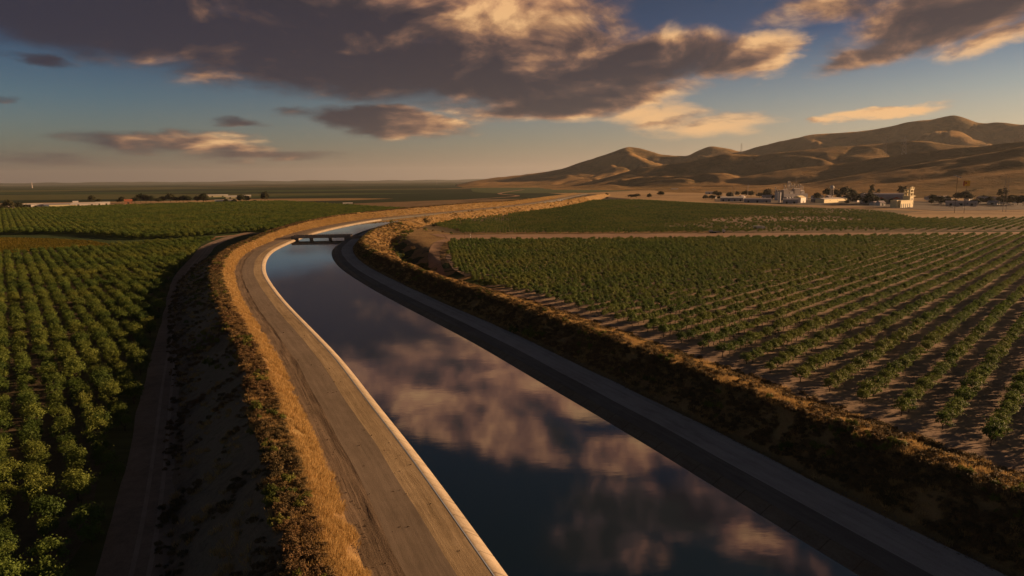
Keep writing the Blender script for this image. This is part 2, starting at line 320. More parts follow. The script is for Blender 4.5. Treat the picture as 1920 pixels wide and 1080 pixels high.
def fbm(p, sc, oc=4):
    v = 0; a = 1
    for _ in range(oc): v += a*mnoise.noise(Vector((p[0]*sc, p[1]*sc, p[2] if len(p) > 2 else 0.3))); a *= 0.5; sc *= 2.03
    return v
def strip(name, offs, zs, nsub, mat, rough=0.0, rs=0.35, smooth=True, sel=None, edge_noise=0.0, gully=0.0):
    """sweep a band along the canal: offs/zs are lists of per-station arrays (breakpoints across)"""
    sl = slice(None) if sel is None else sel
    P = CL[sl]; n = NR[sl]; ns = len(P)
    O = [np.broadcast_to(np.asarray(o, float), (NS,))[sl] for o in offs]; Z = [np.broadcast_to(np.asarray(z, float), (NS,))[sl] for z in zs]
    cols = []; hs = []; er = []
    for k in range(len(O)-1):
        m = nsub[k]
        for j in range(m + (1 if k == len(O)-2 else 0)):
            t = j/m; cols.append(O[k]*(1-t)+O[k+1]*t); hs.append(Z[k]*(1-t)+Z[k+1]*t)
            er.append((k, t))
    C = np.array(cols); H = np.array(hs); nc = len(C)
    V = np.zeros((ns, nc, 3))
    V[:, :, 0] = P[:, None, 0]+n[:, None, 0]*C.T; V[:, :, 1] = P[:, None, 1]+n[:, None, 1]*C.T; V[:, :, 2] = H.T
    if rough or gully:
        for i in range(ns):
            for j in range(1, nc-1):
                x, y = V[i, j, 0], V[i, j, 1]
                e = min(1.0, min(j, nc-1-j)/2.0)
                d = rough*fbm((x, y), rs)*e
                if gully:
                    g = mnoise.noise(Vector((i*3.0*0.16, C[j, i]*0.05, 5.1)))
                    d -= gully*max(0, 0.45-abs(g)*2.2)*e*math.sin(math.pi*j/(nc-1))
                V[i, j, 2] += d
    q = []
    for i in range(ns-1):
        b = i*nc
        for j in range(nc-1): q.append((b+j, b+j+1, b+nc+j+1, b+nc+j))
    o = mesh_np(name, V.reshape(-1, 3), quads=q, mats=[mat], smooth=smooth); tag(o, kind='structure')
    sv = np.arange(NS)[sl]*3.0; A = np.zeros((ns, nc, 3), np.float32); A[:, :, 0] = sv[:, None]; A[:, :, 1] = C.T
    at = o.data.attributes.new('sc', 'FLOAT_VECTOR', 'POINT'); at.data.foreach_set('vector', A.ravel())
    return o
# extra wobble so that edges of bands are not ruled lines
wob = lambda a, sc, ph: np.array([a*fbm((s*3.0, ph), sc, 3) for s in range(NS)])
WRI = 16.7; WLI = -16.7
strip('canal_lining', [11.0, 16.4, 17.9, 18.3], [0.2, 4.1, 5.0, 5.05], [1, 2, 1], M['dimmed'], smooth=False)
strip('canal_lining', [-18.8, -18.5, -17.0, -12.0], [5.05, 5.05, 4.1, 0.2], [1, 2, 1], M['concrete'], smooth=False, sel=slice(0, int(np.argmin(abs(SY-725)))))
strip('canal_lining', [-18.8, -18.5, -17.0, -12.0], [5.05, 5.05, 4.1, 0.2], [1, 2, 1], M['dimmed'], smooth=False, sel=slice(int(np.argmin(abs(SY-725)))-1, None))
strip('water', [-17.6, 0, 17.0], [4.1, 4.1, 4.1], [1, 1], M['water'])
w1 = wob(0.35, 0.03, 1); w2 = wob(0.3, 0.05, 4); w3 = wob(0.5, 0.06, 9); w4 = wob(0.35, 0.04, 14); w5 = wob(0.4, 0.05, 19)
strip('canal_road', [18.3, 22.0+w4], [5.0, 5.0], [2], M['asphalt'])
strip('canal_road', [22.0+w4, 28.4+w5], [5.0, 5.05], [3], M['rroad'])
strip('embankment', [28.4+w5, 29.3+w5*0.5, CREST_RI, CREST_RI+2.6, EDGE_R, EDGE_R+3], [5.05, 4.7, ZR_CREST, ZR_CREST, Z_EDGE_R, Z_EDGE_R-0.6], [2, 8, 3, 7, 1], M['berm'], rough=0.42, rs=0.22, gully=1.1)
strip('canal_road', [-22.3+w1, -18.9], [5.0, 5.0], [2], M['gravel'])
strip('canal_road', [-27.2+w2, -22.3+w1], [5.0, 5.0], [3], M['road'])
strip('canal_road', [FOOT_L+w3*0.4, -28.0+w2, -27.2+w2], [4.95, 4.93, 5.0], [6, 3], M['crack'], rough=0.12, rs=0.8)
strip('embankment', [CREST_LO, CREST_LI, FOOT_L+w3*0.4], [ZL_CREST, ZL_CREST-0.3, 4.95], [4, 8], M['berm'], rough=0.35, rs=0.25, gully=0.7)
strip('embankment', [EDGE_L-3, EDGE_L, CREST_LO], [-0.4, 0.05, ZL_CREST], [1, 12], M['berm_dark'], rough=0.5, rs=0.2, gully=0.8)

# ------------------------------------------------------------------ ground sheets left and right of the canal
def ground(name, side, mat, zf):
    e = (EDGE_R if side > 0 else EDGE_L)
    line = CL+NR*e[:, None]
    line = line[::4]
    # drop loops of the offset line
    keep = [0]
    for i in range(1, len(line)):
        if line[i, 1] > line[keep[-1], 1]+1: keep.append(i)
    line = line[keep]
    X = side
    y0, y1 = line[0, 1], line[-1, 1]
    outer = [(line[-1, 0], 45000), (X*45000, 45000), (X*45000, -6000), (line[0, 0], -6000)]
    far_in = [(line[-1, 0], t) for t in (2200, 2600, 3200, 4500, 8000, 16000)]
    near_in = [(line[0, 0], t) for t in (-2500, -800, -300, -200)]
    ring = [tuple(p) for p in line]+far_in+outer+near_in
    pts = [Vector(p) for p in ring]; edges = [(i, (i+1) % len(ring)) for i in range(len(ring))]
    # interior points, denser near the canal
    inner = []
    for step, ext in ((9 if side > 0 else 40, 480), (60, 1400), (300, 4000), (1500, 20000), (6000, 44000)):
        for ix in range(int(ext/step)+1):
            for iy in range(int(-min(ext, 5000)/step), int(min(ext*1.6, 44000)/step)+1):
                x = X*ix*step+line[0, 0]*0+( -150 if side > 0 else 0); y = iy*step
                if step == 9 and (y < 40 or y > 640 or ix*step > 220): continue
                inner.append((x+RS.uniform(-.2, .2)*step, y+RS.uniform(-.2, .2)*step))
    inner = np.array(inner)
    c, st = coff(inner[:, 0], inner[:, 1])
    ee = np.interp(st, SY, e)
    inc = np.where((inner[:, 1] > y0) & (inner[:, 1] < y1), (c-ee)*side > 5, (inner[:, 0]-np.interp(inner[:, 1], [y0, y1], [line[0, 0], line[-1, 0]]))*side > 8)
    inc &= (np.abs(inner[:, 0]) < 44500)
    inner = inner[inc]
    pts += [Vector(p) for p in inner]
    vo, eo, fo, *_ = delaunay_2d_cdt(pts, edges, [], 1, 0.01)
    v = np.array([(p[0], p[1]) for p in vo])
    z = zf(v[:, 0], v[:, 1])
    o = mesh_np(name, np.c_[v, z], tris=[f for f in fo if len(f) == 3], mats=[mat], smooth=True)
    tag(o, kind='structure'); return o
ground('ground', 1, M['field'], lambda x, y: z_right(x, y))
ground('ground', -1, M['field'], lambda x, y: np.zeros(len(x)))

def sheet(name, poly, mat, zf, step=12.0, dz=0.1, kind='structure'):
    """irregular sheet laid just above the ground"""
    poly = [Vector(p) for p in poly]; n = len(poly)
    bd = []
    for i in range(n):
        a, b = poly[i], poly[(i+1) % n]; k = max(1, int((b-a).length/step))
        for j in range(k): bd.append(a.lerp(b, j/k))
    xs = [p.x for p in poly]; ys = [p.y for p in poly]
    pts = list(bd); edges = [(i, (i+1) % len(bd)) for i in range(len(bd))]
    def inside(x, y):
        r = False
        for i in range(n):
            a, b = poly[i], poly[(i+1) % n]
            if (a.y > y) != (b.y > y) and x < (b.x-a.x)*(y-a.y)/(b.y-a.y)+a.x: r = not r
        return r
    y = min(ys)
    while y < max(ys):
        x = min(xs)
        while x < max(xs):
            if inside(x, y): pts.append(Vector((x, y)))
            x += step
        y += step
    vo, eo, fo, *_ = delaunay_2d_cdt(pts, edges, [], 1, 0.01)
    v = np.array([(p[0], p[1]) for p in vo]); z = zf(v[:, 0], v[:, 1])+dz
    o = mesh_np(name, np.c_[v, z], tris=[f for f in fo if len(f) == 3], mats=[mat], smooth=True); tag(o, kind=kind); return o
def ribbon(name, pts, w, mat, zf, dz=0.12, kind='structure', nsub=4, step=4.0):
    P = resample(catmull(pts, 8), step)
    for _ in range(4): P[1:-1] = (P[:-2]+2*P[1:-1]+P[2:])/4
    T = np.gradient(P, axis=0); T /= np.linalg.norm(T, axis=1)[:, None]; n = np.c_[T[:, 1], -T[:, 0]]
    ww = w if isinstance(w, (list, tuple)) else (w, w); W = np.linspace(ww[0], ww[1], len(P))
    W = W*(1+0.10*np.array([fbm((p[0], p[1]), 0.05, 3) for p in P]))
    V = []
    for k in range(nsub+1): V.append(P+n*(W*(k/nsub-0.5))[:, None])
    V = np.stack(V, 1).reshape(-1, 2); z = zf(V[:, 0], V[:, 1])+dz
    nc = nsub+1; q = [(i*nc+j, i*nc+j+1, (i+1)*nc+j+1, (i+1)*nc+j) for i in range(len(P)-1) for j in range(nsub)]
    o = mesh_np(name, np.c_[V, z], quads=q, mats=[mat], smooth=True); tag(o, kind=kind); return o
zero = lambda x, y: np.zeros(len(x))
RZ = lambda x, y: z_right(x, y)
def G(pts, z=0.0): return [gp(p[0], p[1], z) for p in pts]

# left side
track_pts = [(-19, 15), (-33, 45)]+G([(252, 1080), (285, 900), (303, 760), (311, 700), (330, 600), (345, 520), (380, 475)])+[(-217, 490), (-232, 560), (-236, 620)]
ribbon('dirt_track', track_pts, (8.0, 9.5), M['dirt'], zero, 0.08)
def rut(off):
    P = resample(catmull(track_pts, 8), 4.0); T = np.gradient(P, axis=0); T /= np.linalg.norm(T, axis=1)[:, None]
    return P+np.c_[T[:, 1], -T[:, 0]]*off
M['rut'] = ground_mat('wheel_rut', [(0.24, 0.185, 0.14), (0.33, 0.255, 0.20), (0.40, 0.31, 0.245)], 0.05, 0.4, 4.0, 0.2)
for off in (-0.3, 1.6): ribbon('wheel_rut', [tuple(p) for p in rut(off)[::4]], 0.55, M['rut'], zero, 0.12, nsub=1)
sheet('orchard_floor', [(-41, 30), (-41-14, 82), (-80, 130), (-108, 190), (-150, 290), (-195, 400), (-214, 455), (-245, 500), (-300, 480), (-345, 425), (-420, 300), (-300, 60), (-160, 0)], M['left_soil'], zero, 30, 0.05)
road_l = [(-620, 440), (-470, 470), (-330, 488), (-275, 505), (-248, 545), (-238, 590), (-222, 640)]
ribbon('farm_road', [(-700, 415), (-520, 440), (-400, 462), (-330, 480), (-288, 505), (-262, 540), (-236, 585), (-214, 620), (-185, 640)], 9.0, M['orange_dirt'], zero, 0.14)
YEL = [(-520, 500), (-420, 432), (-352, 432), (-306, 470), (-292, 498), (-330, 535), (-380, 560), (-520, 600)]
sheet('crop_ground', YEL, M['green_field'], zero, 20, 0.10)
# right side
ribbon('farm_road', [(-56, 520), (-40, 485), (-10, 480), (60, 490), (140, 492), (240, 489), (365, 486), (560, 480), (900, 470)], (12, 22), M['orange_dirt'], RZ, 0.18)
sheet('farm_road', [(-50, 508), (-44, 470), (-10, 456), (100, 455), (250, 466), (420, 474), (900, 470), (900, 484), (420, 490), (250, 501), (60, 508)], M['orange_dirt'], RZ, 14, 0.24)
peri = [(-40, 485), (-47, 450), (-45, 400), (-40, 350), (-33, 300), (-22, 262), (-4, 228), (12, 196), (28, 165), (45, 132), (62, 98), (82, 55), (100, 10)]
ribbon('orchard_track', peri[:8], (7, 5), M['orange_dirt'], RZ, 0.16)
kk = (SY > 232) & (SY < 640)
sheet('dry_verge', [tuple(p) for p in (CL+NR*(EDGE_R+0.2)[:, None])[kk][::6]]+[(60, 640), (200, 470), (60, 232)], M['berm'], RZ, 9, 0.05)
sheet('orchard_floor', [(-34, 465), (-37, 400), (-34, 350), (-26, 300), (-16, 268)]+[tuple(p) for p in (CL+NR*(EDGE_R+0.3)[:, None])[(SY < 262) & (SY > 5)][::-6]]+[(250, 20), (700, 300), (900, 450), (520, 468), (240, 476), (60, 476)], M['orch_soil'], RZ, 14, 0.10)
sheet('orchard_floor', [(-90, 640), (-60, 560), (-48, 512), (60, 506), (240, 506), (560, 500), (760, 520), (640, 720), (545, 900), (440, 1080), (330, 1200), (200, 1320), (128, 1330), (60, 1130), (20, 990), (-40, 840), (-75, 740)], M['olive_soil'], RZ, 40, 0.10)
sheet('bare_field', G([(1300, 414), (1420, 406), (1560, 408), (1640, 415), (1540, 421), (1380, 423)], 1.5), M['orch_soil'], RZ, 30, 0.2)
sheet('dry_field', G([(1680, 402), (1730, 397), (1990, 397), (1990, 409), (1800, 410), (1700, 409)], 1.5), M['dry'], RZ, 30, 0.3)
sheet('dry_field', [(380, 1220), (470, 990), (560, 800), (760, 640), (1300, 620), (2600, 1400), (2600, 4200), (900, 5200), (500, 5200), (120, 3300), (60, 2600), (250, 1800), (180, 1500), (240, 1390)], M['dry'], RZ, 150, 0.25)
sheet('green_field', [(-150, 2700), (-60, 2350), (250, 2300), (620, 2900), (540, 3700), (100, 4300), (-260, 4300)], M['green_field'], RZ, 200, 0.6)
sheet('green_field', [(560, 3000), (980, 2700), (1250, 2800), (1100, 3500), (700, 3800)], M['green_field'], RZ, 200, 0.6)
sheet('yard', G([(1340, 378), (1480, 384), (1600, 386), (1700, 392), (1760, 396), (1990, 392), (1990, 381), (1760, 378), (1600, 375), (1340, 372)], 1.5), M['yard'], RZ, 40, 0.45)
ribbon('farm_road', [(330, 1215), (500, 1010), (620, 850), (900, 640)], 10, M['orange_dirt'], RZ, 0.5, step=20)
ribbon('farm_road', [(-100, 1560), (20, 1900), (-40, 2300), (60, 3200)], 14, M['orange_dirt'], RZ, 1.0, step=30)
# far dark pond beside the end of the canal
sheet('pond', [(150, 1500), (185, 1440), (235, 1420), (262, 1500), (240, 1720), (170, 1800)], M['water'], RZ, 60, 0.5)
# left far farmyard and bare strips
sheet('bare_field', [(-1250, 1180), (-880, 1190), (-640, 1500), (-560, 1560), (-560, 1700), (-760, 1750), (-1100, 1650), (-1500, 1400)], M['dry'], zero, 120, 0.2)
sheet('bare_field', [(-560, 1570), (-380, 1640), (-300, 1760), (-420, 1850), (-760, 1850), (-780, 1760), (-560, 1700)], M['berm'], zero, 120, 0.25)

# ------------------------------------------------------------------ hills
A_ = [(-14,0),(-4.6,0),(-3.46,34),(-1.7,64),(1.84,105),(4.04,138),(6.22,223),(7.95,280),(9.65,349),(10.93,313),(12.21,263),(14.3,250),(15.1,300),(16.11,336),(17.12,315),(18.33,279),(19.5,318),(21.02,359),(23.62,418),(25.42,420),(27.52,433),(29.5,487),(30.8,496),(32.35,528),(33.31,481),(33.93,453),(34.82,456),(36.28,428),(44,470),(56,520),(75,300)]
B_ = [(2,0),(6.67,36),(8.4,66),(10.54,113),(13.07,132),(14.72,150),(17.14,186),(19.52,180),(21.82,194),(24.77,210),(27.93,220),(29.59,234),(30.91,226),(32.2,207),(34.36,190),(36.42,173),(50,240),(75,150)]
C_ = [(11,0),(14.77,28),(18.02,50),(21.13,76),(24.84,104),(29.66,137),(32.84,159),(36.37,177),(46,220),(75,150)]
D_ = [(18,0),(21.95,20),(23.82,33),(26.33,53),(29.72,84),(32.89,107),(36.41,130),(46,150),(75,80)]
LAY = [(A_, lambda a: 6500-0*a, 2600, 3000, 0.8, 700.0, 3), (B_, lambda a: 4200+0*a, 1500, 1300, 1.15, 400.0, 11), (C_, lambda a: 3200+0*a, 1100, 900, 0.85, 420.0, 23), (D_, lambda a: 2500+0*a, 900, 800, 0.6, 420.0, 31)]
na, nr = 420, 190
AZ = np.linspace(-12, 66, na); RR = np.concatenate([np.linspace(1500, 5200, 130), np.linspace(5250, 10500, 60)])
HV = np.zeros((nr, na, 3))
for j, a in enumerate(AZ):
    hs = [float(np.mean([np.interp(a+da, [p[0] for p in L[0]], [p[1] for p in L[0]]) for da in np.linspace(-0.28, 0.28, 7)])) for L in LAY]
    sa, ca = math.sin(math.radians(a)), math.cos(math.radians(a))
    for i, r in enumerate(RR):
        x, y = r*sa, r*ca; best = -12.0
        for (L, Rf, wf, wb, amp, wl, seed), h in zip(LAY, hs):
            if h < 1: continue
            R0 = 6500 if seed == 3 else Rf(a)
            t = (R0-r)/wf if r < R0 else (r-R0)/wb
            if t >= 1.15: continue
            base = (1-t)**1.25 if t < 1 else -(t-1)
            # spurs running down towards the valley, bent by noise
            wx = x+wl*0.55*mnoise.noise(Vector((x/wl*0.6, y/wl*0.6, seed+7.0))); wy = y+wl*0.55*mnoise.noise(Vector((x/wl*0.6, y/wl*0.6, seed+9.0)))
            u = (wx*ca-wy*sa*0.6)/wl if seed != 3 else wx/wl; v = (wy*0.33)/wl
            n = max(0.0, 1-abs(mnoise.noise(Vector((u, v, seed*1.7))))*3.0); n = n*n*(3-2*n)
            n2 = max(0.0, 1-abs(mnoise.noise(Vector((u*2.3, v*2.2, seed*2.9))))*3.0); n2 = n2*n2*(3-2*n2)
            n3 = max(0.0, 1-abs(mnoise.noise(Vector((u*5.5, v*4.6, seed*3.7))))*3.0)
            m = 4*max(0, t)*max(0, 1-t)
            hh = h*base*(1-amp*min(1.0, m*1.25)*min(0.85, n*0.46+n2*0.30+n3*0.13)) if base > 0 else base*40
            if base > 0: hh += h*0.02*fbm((x, y), 0.004, 3)*m
            best = max(best, hh)
        HV[i, j] = (x, y, best-1.5+(5.5*fbm((x, y), 0.006, 4) if best > 12 else 0)*min(1, max(0, best-12)/60))
q = [(i*na+j, i*na+j+1, (i+1)*na+j+1, (i+1)*na+j) for i in range(nr-1) for j in range(na-1)]
hills = mesh_np('hills', HV.reshape(-1, 3), quads=q, mats=[M['hill']], smooth=True); tag(hills, kind='structure')
def hill_z(x, y):
    a = math.degrees(math.atan2(x, y)); r = math.hypot(x, y)
    if r < 1500: return float(z_right([x], [y])[0])
    j = int(np.clip(np.searchsorted(AZ, a), 1, na-1)); i = int(np.clip(np.searchsorted(RR, r), 1, nr-1))
    return max(float(HV[i, j, 2]), float(z_right([x], [y])[0]))
# far low hills on the left horizon
n = 160; V = []
for j in range(n):
    a = math.radians(-60+62*j/(n-1)); h = 60+70*abs(fbm((j*0.06, 3), 1.0, 4))
    for r, hh in ((24000, -20), (27000, h), (30000, -20)): V.append((r*math.sin(a), r*math.cos(a), hh))
q = [(j*3+k, j*3+3+k, j*3+4+k, j*3+1+k) for j in range(n-1) for k in range(2)]
tag(mesh_np('hills', V, quads=q, mats=[M['field']], smooth=True), kind='structure')

# ------------------------------------------------------------------ foliage meshes
def crown(name, mat, rx, ry, rz, zc, nclump, nleaf, size, seed, up=0.35, spiky=0.0, link=False, aspect=1.6, clump=0.34):
    R = np.random.RandomState(seed)
    d = R.normal(size=(nclump, 3)); d /= np.linalg.norm(d, axis=1)[:, None]; d[:, 2] = np.where(d[:, 2] < -0.45, -d[:, 2], d[:, 2])
    rad = R.uniform(0.45, 1.0, nclump)**0.6*R.uniform(0.82, 1.15, nclump)
    C = d*rad[:, None]*np.array([rx, ry, rz])
    k = nclump*nleaf; ci = np.repeat(np.arange(nclump), nleaf)
    cs = R.uniform(0.65, 1.25, nclump)[ci]*clump*min(rx, rz)*1.1
    o = R.normal(size=(k, 3))*0.55
    if spiky: o[:, 2] = np.abs(o[:, 2])*(1+spiky)
    P = C[ci]+o*cs[:, None]
    out = P/np.array([rx, ry, rz]); out /= (np.linalg.norm(out, axis=1)[:, None]+1e-6)
    nrm = out*0.8+R.normal(size=(k, 3))*0.7+np.array([0, 0, up]); nrm /= np.linalg.norm(nrm, axis=1)[:, None]
    t = np.cross(nrm, R.normal(size=(k, 3))); t /= (np.linalg.norm(t, axis=1)[:, None]+1e-6); b = np.cross(nrm, t)
    s = size*R.uniform(0.6, 1.25, k)[:, None]
    P[:, 2] += zc
    v = np.stack([P-t*s*aspect*0.5, P+b*s*0.42+nrm*s*0.1, P+t*s*aspect*0.5, P-b*s*0.42+nrm*s*0.1], 1).reshape(-1, 3)
    qd = np.arange(k*4).reshape(-1, 4)
    return mesh_np(name, v, quads=qd, mats=[mat], link=link)
def trunk_mesh(h, r, seed, limbs=4, spread=0.5):
    R = random.Random(seed); m = MB(); top = (R.uniform(-.1, .1), R.uniform(-.1, .1), h)
    m.bar((0, 0, -0.15), top, r, r*0.65, 7)
    for i in range(limbs):
        a = 6.283*i/limbs+R.uniform(-.4, .4); m.bar(top, (top[0]+math.cos(a)*spread, top[1]+math.sin(a)*spread, h+spread*R.uniform(1.0, 1.6)), r*0.55, r*0.2, 5)
    return m
def make_tree(name, crown_o, trunk, label, cat, group, loc=(0, 0, 0), rz=0.0, sc=1.0):
    t = empty(name, loc, rz, label, cat, group); t.scale = (sc, sc, sc)
    tr = trunk.build('trunk', M['bark'], t); crown_o.parent = t
    if crown_o.name not in COL.objects: COL.objects.link(crown_o)
    return t

# three shapes for each of the two orchards
LV = []; RV = []
for i in range(4):
    c = crown('crown', M['leaf_left'], 1.72+0.13*i, 1.75, 1.2+0.1*(i % 3), 1.95, 32, 44, 0.20, 100+i, up=0.5, spiky=0.7, clump=0.36)
    LV.append(make_tree('orchard_tree', c, trunk_mesh(0.9, 0.13, i), 'x', 'tree', 'x'))
    c = crown('crown', M['leaf_right'], 1.10+0.07*i, 1.12, 0.95+0.08*(i % 3), 1.38, 30, 38, 0.17, 200+i, up=0.4, spiky=0.2, clump=0.36)
    RV.append(make_tree('orchard_tree', c, trunk_mesh(0.75, 0.10, 20+i), 'x', 'tree', 'x'))

def rows(az, d0, dr, ds, u0, u1, v0, v1, jit=0.25, miss=0.02):
    """grid of row positions: rows run towards azimuth az; d = across, s = along"""
    a = math.radians(az); D1 = (math.sin(a), math.cos(a)); P1 = (math.cos(a), -math.sin(a))
    U = np.arange(u0, u1, dr)+d0; V = np.arange(v0, v1, ds)
    uu, vv = np.meshgrid(U, V); uu = uu.ravel(); vv = vv.ravel()+RS.uniform(-jit, jit, uu.size)*ds*0.5
    uu = uu+RS.normal(size=uu.size)*jit*0.6
    x = uu*P1[0]+vv*D1[0]; y = uu*P1[1]+vv*D1[1]
    k = RS.uniform(size=x.size) > miss
    return x[k], y[k]
def inpoly(x, y, poly):
    r = np.zeros(len(x), bool); n = len(poly)
    for i in range(n):
        (ax, ay), (bx, by) = poly[i], poly[(i+1) % n]
        if ay == by: continue
        k = ((ay > y) != (by > y)) & (x < (bx-ax)*(y-ay)/(by-ay)+ax); r ^= k
    return r
def visible(x, y, marg=25):
    a = np.degrees(np.arctan2(x, y)); d = np.hypot(x, y)
    return (np.abs(x) < y*0.80+marg) & (y > 40)
def trackdist(x, y, pts):
    P = resample(catmull(pts, 6), 5.0); d = np.full(len(x), 1e9)
    for i in range(0, len(x), 4000): d[i:i+4000] = np.sqrt(((x[i:i+4000, None]-P[None, :, 0])**2+(y[i:i+4000, None]-P[None, :, 1])**2).min(1))
    return d

def gn_scatter(name, pts, rot, scl, idx, objs, label=None, cat=None, flat=None, kind='stuff', tilt=None):
    me = D.meshes.new(name); me.vertices.add(len(pts)); me.vertices.foreach_set('co', np.asarray(pts, np.float32).ravel())
    for nm, arr, ty in (('irot', rot, 'FLOAT'), ('iscl', scl, 'FLOAT'), ('iidx', idx, 'INT')):
        a = me.attributes.new(nm, ty, 'POINT'); a.data.foreach_set('value', np.asarray(arr, np.float32 if ty == 'FLOAT' else np.int32))
    o = D.objects.new(name, me); COL.objects.link(o)
    ng = D.node_groups.new(name+'_nodes', 'GeometryNodeTree')
    ng.interface.new_socket('Geometry', in_out='INPUT', socket_type='NodeSocketGeometry'); ng.interface.new_socket('Geometry', in_out='OUTPUT', socket_type='NodeSocketGeometry')
    n = ng.nodes; l = ng.links
    gi = n.new('NodeGroupInput'); go = n.new('NodeGroupOutput'); join = n.new('GeometryNodeJoinGeometry')
    def attr(nm, ty):
        a = n.new('GeometryNodeInputNamedAttribute'); a.data_type = ty; a.inputs[0].default_value = nm; return a.outputs[0]
    ar, asc, ai = attr('irot', 'FLOAT'), attr('iscl', 'FLOAT'), attr('iidx', 'INT')
    cx = n.new('ShaderNodeCombineXYZ'); l.new(ar, cx.inputs[2])
    sx = n.new('ShaderNodeCombineXYZ')
    for k in range(3):
        mm = n.new('ShaderNodeMath'); mm.operation = 'MULTIPLY'; l.new(asc, mm.inputs[0]); mm.inputs[1].default_value = (flat or (1, 1, 1))[k]; l.new(mm.outputs[0], sx.inputs[k])
    for k, ob in enumerate(objs):
        cmp_ = n.new('FunctionNodeCompare'); cmp_.data_type = 'INT'; cmp_.operation = 'EQUAL'
        ins = [s for s in cmp_.inputs if s.type == 'INT']; l.new(ai, ins[0]); ins[1].default_value = k
        oi = n.new('GeometryNodeObjectInfo'); oi.inputs[0].default_value = ob; oi.transform_space = 'ORIGINAL'
        ip = n.new('GeometryNodeInstanceOnPoints'); l.new(gi.outputs[0], ip.inputs['Points']); l.new(cmp_.outputs[0], ip.inputs['Selection'])
        l.new(oi.outputs['Geometry'], ip.inputs['Instance']); l.new(cx.outputs[0], ip.inputs['Rotation']); l.new(sx.outputs[0], ip.inputs['Scale'])
        l.new(ip.outputs[0], join.inputs[0])
    l.new(join.outputs[0], go.inputs[0])
    md = o.modifiers.new('scatter', 'NODES'); md.node_group = ng
    return tag(o, label, cat, kind=kind)

def orchard(x, y, z, V, name, nlabel, flabel, group, smin=0.85, smax=1.15, near=300, fname='orchard_trees', vname=None):
    """the nearest trees as things, the rest as one planting"""
    # angular size ~ 1/distance; only those in view count
    inv = (np.abs(x) < y*0.745) & (y > 62) & ((45-z)/np.maximum(y, 1) < 0.60)
    d = np.hypot(x, y); order = np.argsort(np.where(inv, d, 1e9)); nearI = order[:near]; farI = order[near:]
    for k, i in enumerate(nearI):
        src = V[k % len(V)]
        o = src if k < len(V) else copy_tree(src)
        o.location = (x[i], y[i], z[i]); o.rotation_euler = (0, 0, RS.uniform(0, 6.28)); s = RS.uniform(smin, smax); o.scale = (s*RS.uniform(.92, 1.1), s*RS.uniform(.92, 1.1), s*RS.uniform(.85, 1.15))
        tag(o, nlabel, 'tree', group)
        if vname: o.name = vname
    crowns = [[c for c in v.children if c.name.startswith('crown')][0] for v in V]
    nF = len(farI)
    return gn_scatter(fname, np.c_[x[farI], y[farI], z[farI]], RS.uniform(0, 6.28, nF), RS.uniform(smin, smax, nF), RS.randint(0, len(V), nF), crowns, flabel, 'orchard')

# left orchard ------------------------------------------------
x, y = rows(-36.6, 1.1, 4.55, 3.9, -260, 240, -60, 760, 0.5, 0.04)
c, st = coff(x, y)
td = trackdist(x, y, track_pts); rd = trackdist(x, y, [(-700, 415), (-520, 440), (-400, 462), (-330, 480), (-288, 505), (-262, 540), (-236, 585)])
# left of the track and this side of the farm road
tp = resample(catmull(track_pts, 6), 5.0); tx = np.interp(y, tp[:, 1], tp[:, 0])
ry = np.interp(x, [-700, -520, -400, -330, -288, -262, -236], [415, 440, 462, 480, 505, 540, 585])
LEFTP = (x < tx-5.6) & (y < ry-8) & (y < 0.98*np.interp(x, [-450, -329, -299, -285, -250, -200], [392, 432, 466, 480, 540, 560])) & visible(x, y, 60) & (y > 35)
x, y = x[LEFTP], y[LEFTP]
orchard(x, y, np.zeros(len(x)), LV, 'orchard_tree', 'bushy green orchard tree near the front of the dense orchard left of the dirt track', 'dense green orchard rows farther back left of the dirt track', 'front trees of the left orchard', 0.68, 1.18)
# right orchard -----------------------------------------------
x, y = rows(42.2, -11.2+620-6.1*100, 6.1, 2.7, -620, 260, -20, 1100, 0.22, 0.01)
x1, y1 = x, y
pp = resample(catmull(peri, 6), 4.0)
px_ = np.interp(y, pp[::-1, 1], pp[::-1, 0])
cc, _ = coff(x, y)
ok = np.where(y > 250, x > px_+7.5, cc > 51.8-0.5*np.clip((y-200)/30, 0, 1)) & (y < np.interp(x, [-40, 100, 250, 420, 900], [450, 450, 460, 467, 463])) & (y > 30) & visible(x, y, 50)
x, y = x[ok], y[ok]; z = z_right(x, y)
orchard(x, y, z, RV, 'orchard_tree', 'small round orchard tree in the front rows right of the canal', 'rows of small orchard trees receding right of the canal', 'front trees of the right orchard', 0.8, 1.15, vname='fruit_tree')
crR = [[c for c in v.children if c.name.startswith('crown')][0] for v in RV]; crL = [[c for c in v.children if c.name.startswith('crown')][0] for v in LV]
# orchard beyond the dirt road (bare patch inside) --------------
x, y = rows(42.0, 0, 6.6, 3.6, -1300, 700, 100, 1800, 0.2, 0.03)
P2 = [(-78, 660), (-52, 580), (-38, 520), (60, 508), (240, 508), (560, 502), (900, 498)]+G([(1990, 411), (1720, 412), (1680, 403), (1630, 396), (1500, 391), (1340, 383), (1200, 375), (1075, 376)], 1.5)+[(78, 1150), (38, 1000), (-12, 850), (-60, 750)]
bare = G([(1300, 414), (1420, 406), (1560, 408), (1640, 415), (1540, 421), (1380, 423)], 1.5)
ok = inpoly(x, y, P2) & visible(x, y, 30)
gap = inpoly(x, y, bare)
ok &= ~(gap & (RS.uniform(size=len(x)) < 0.6))
dens = np.array([mnoise.noise(Vector((a*0.006, b*0.004, 2.2))) for a, b in zip(x, y)])
ok &= ~((dens > 0.28) & (RS.uniform(size=len(x)) < 0.5))
x, y = x[ok], y[ok]; z = z_right(x, y)
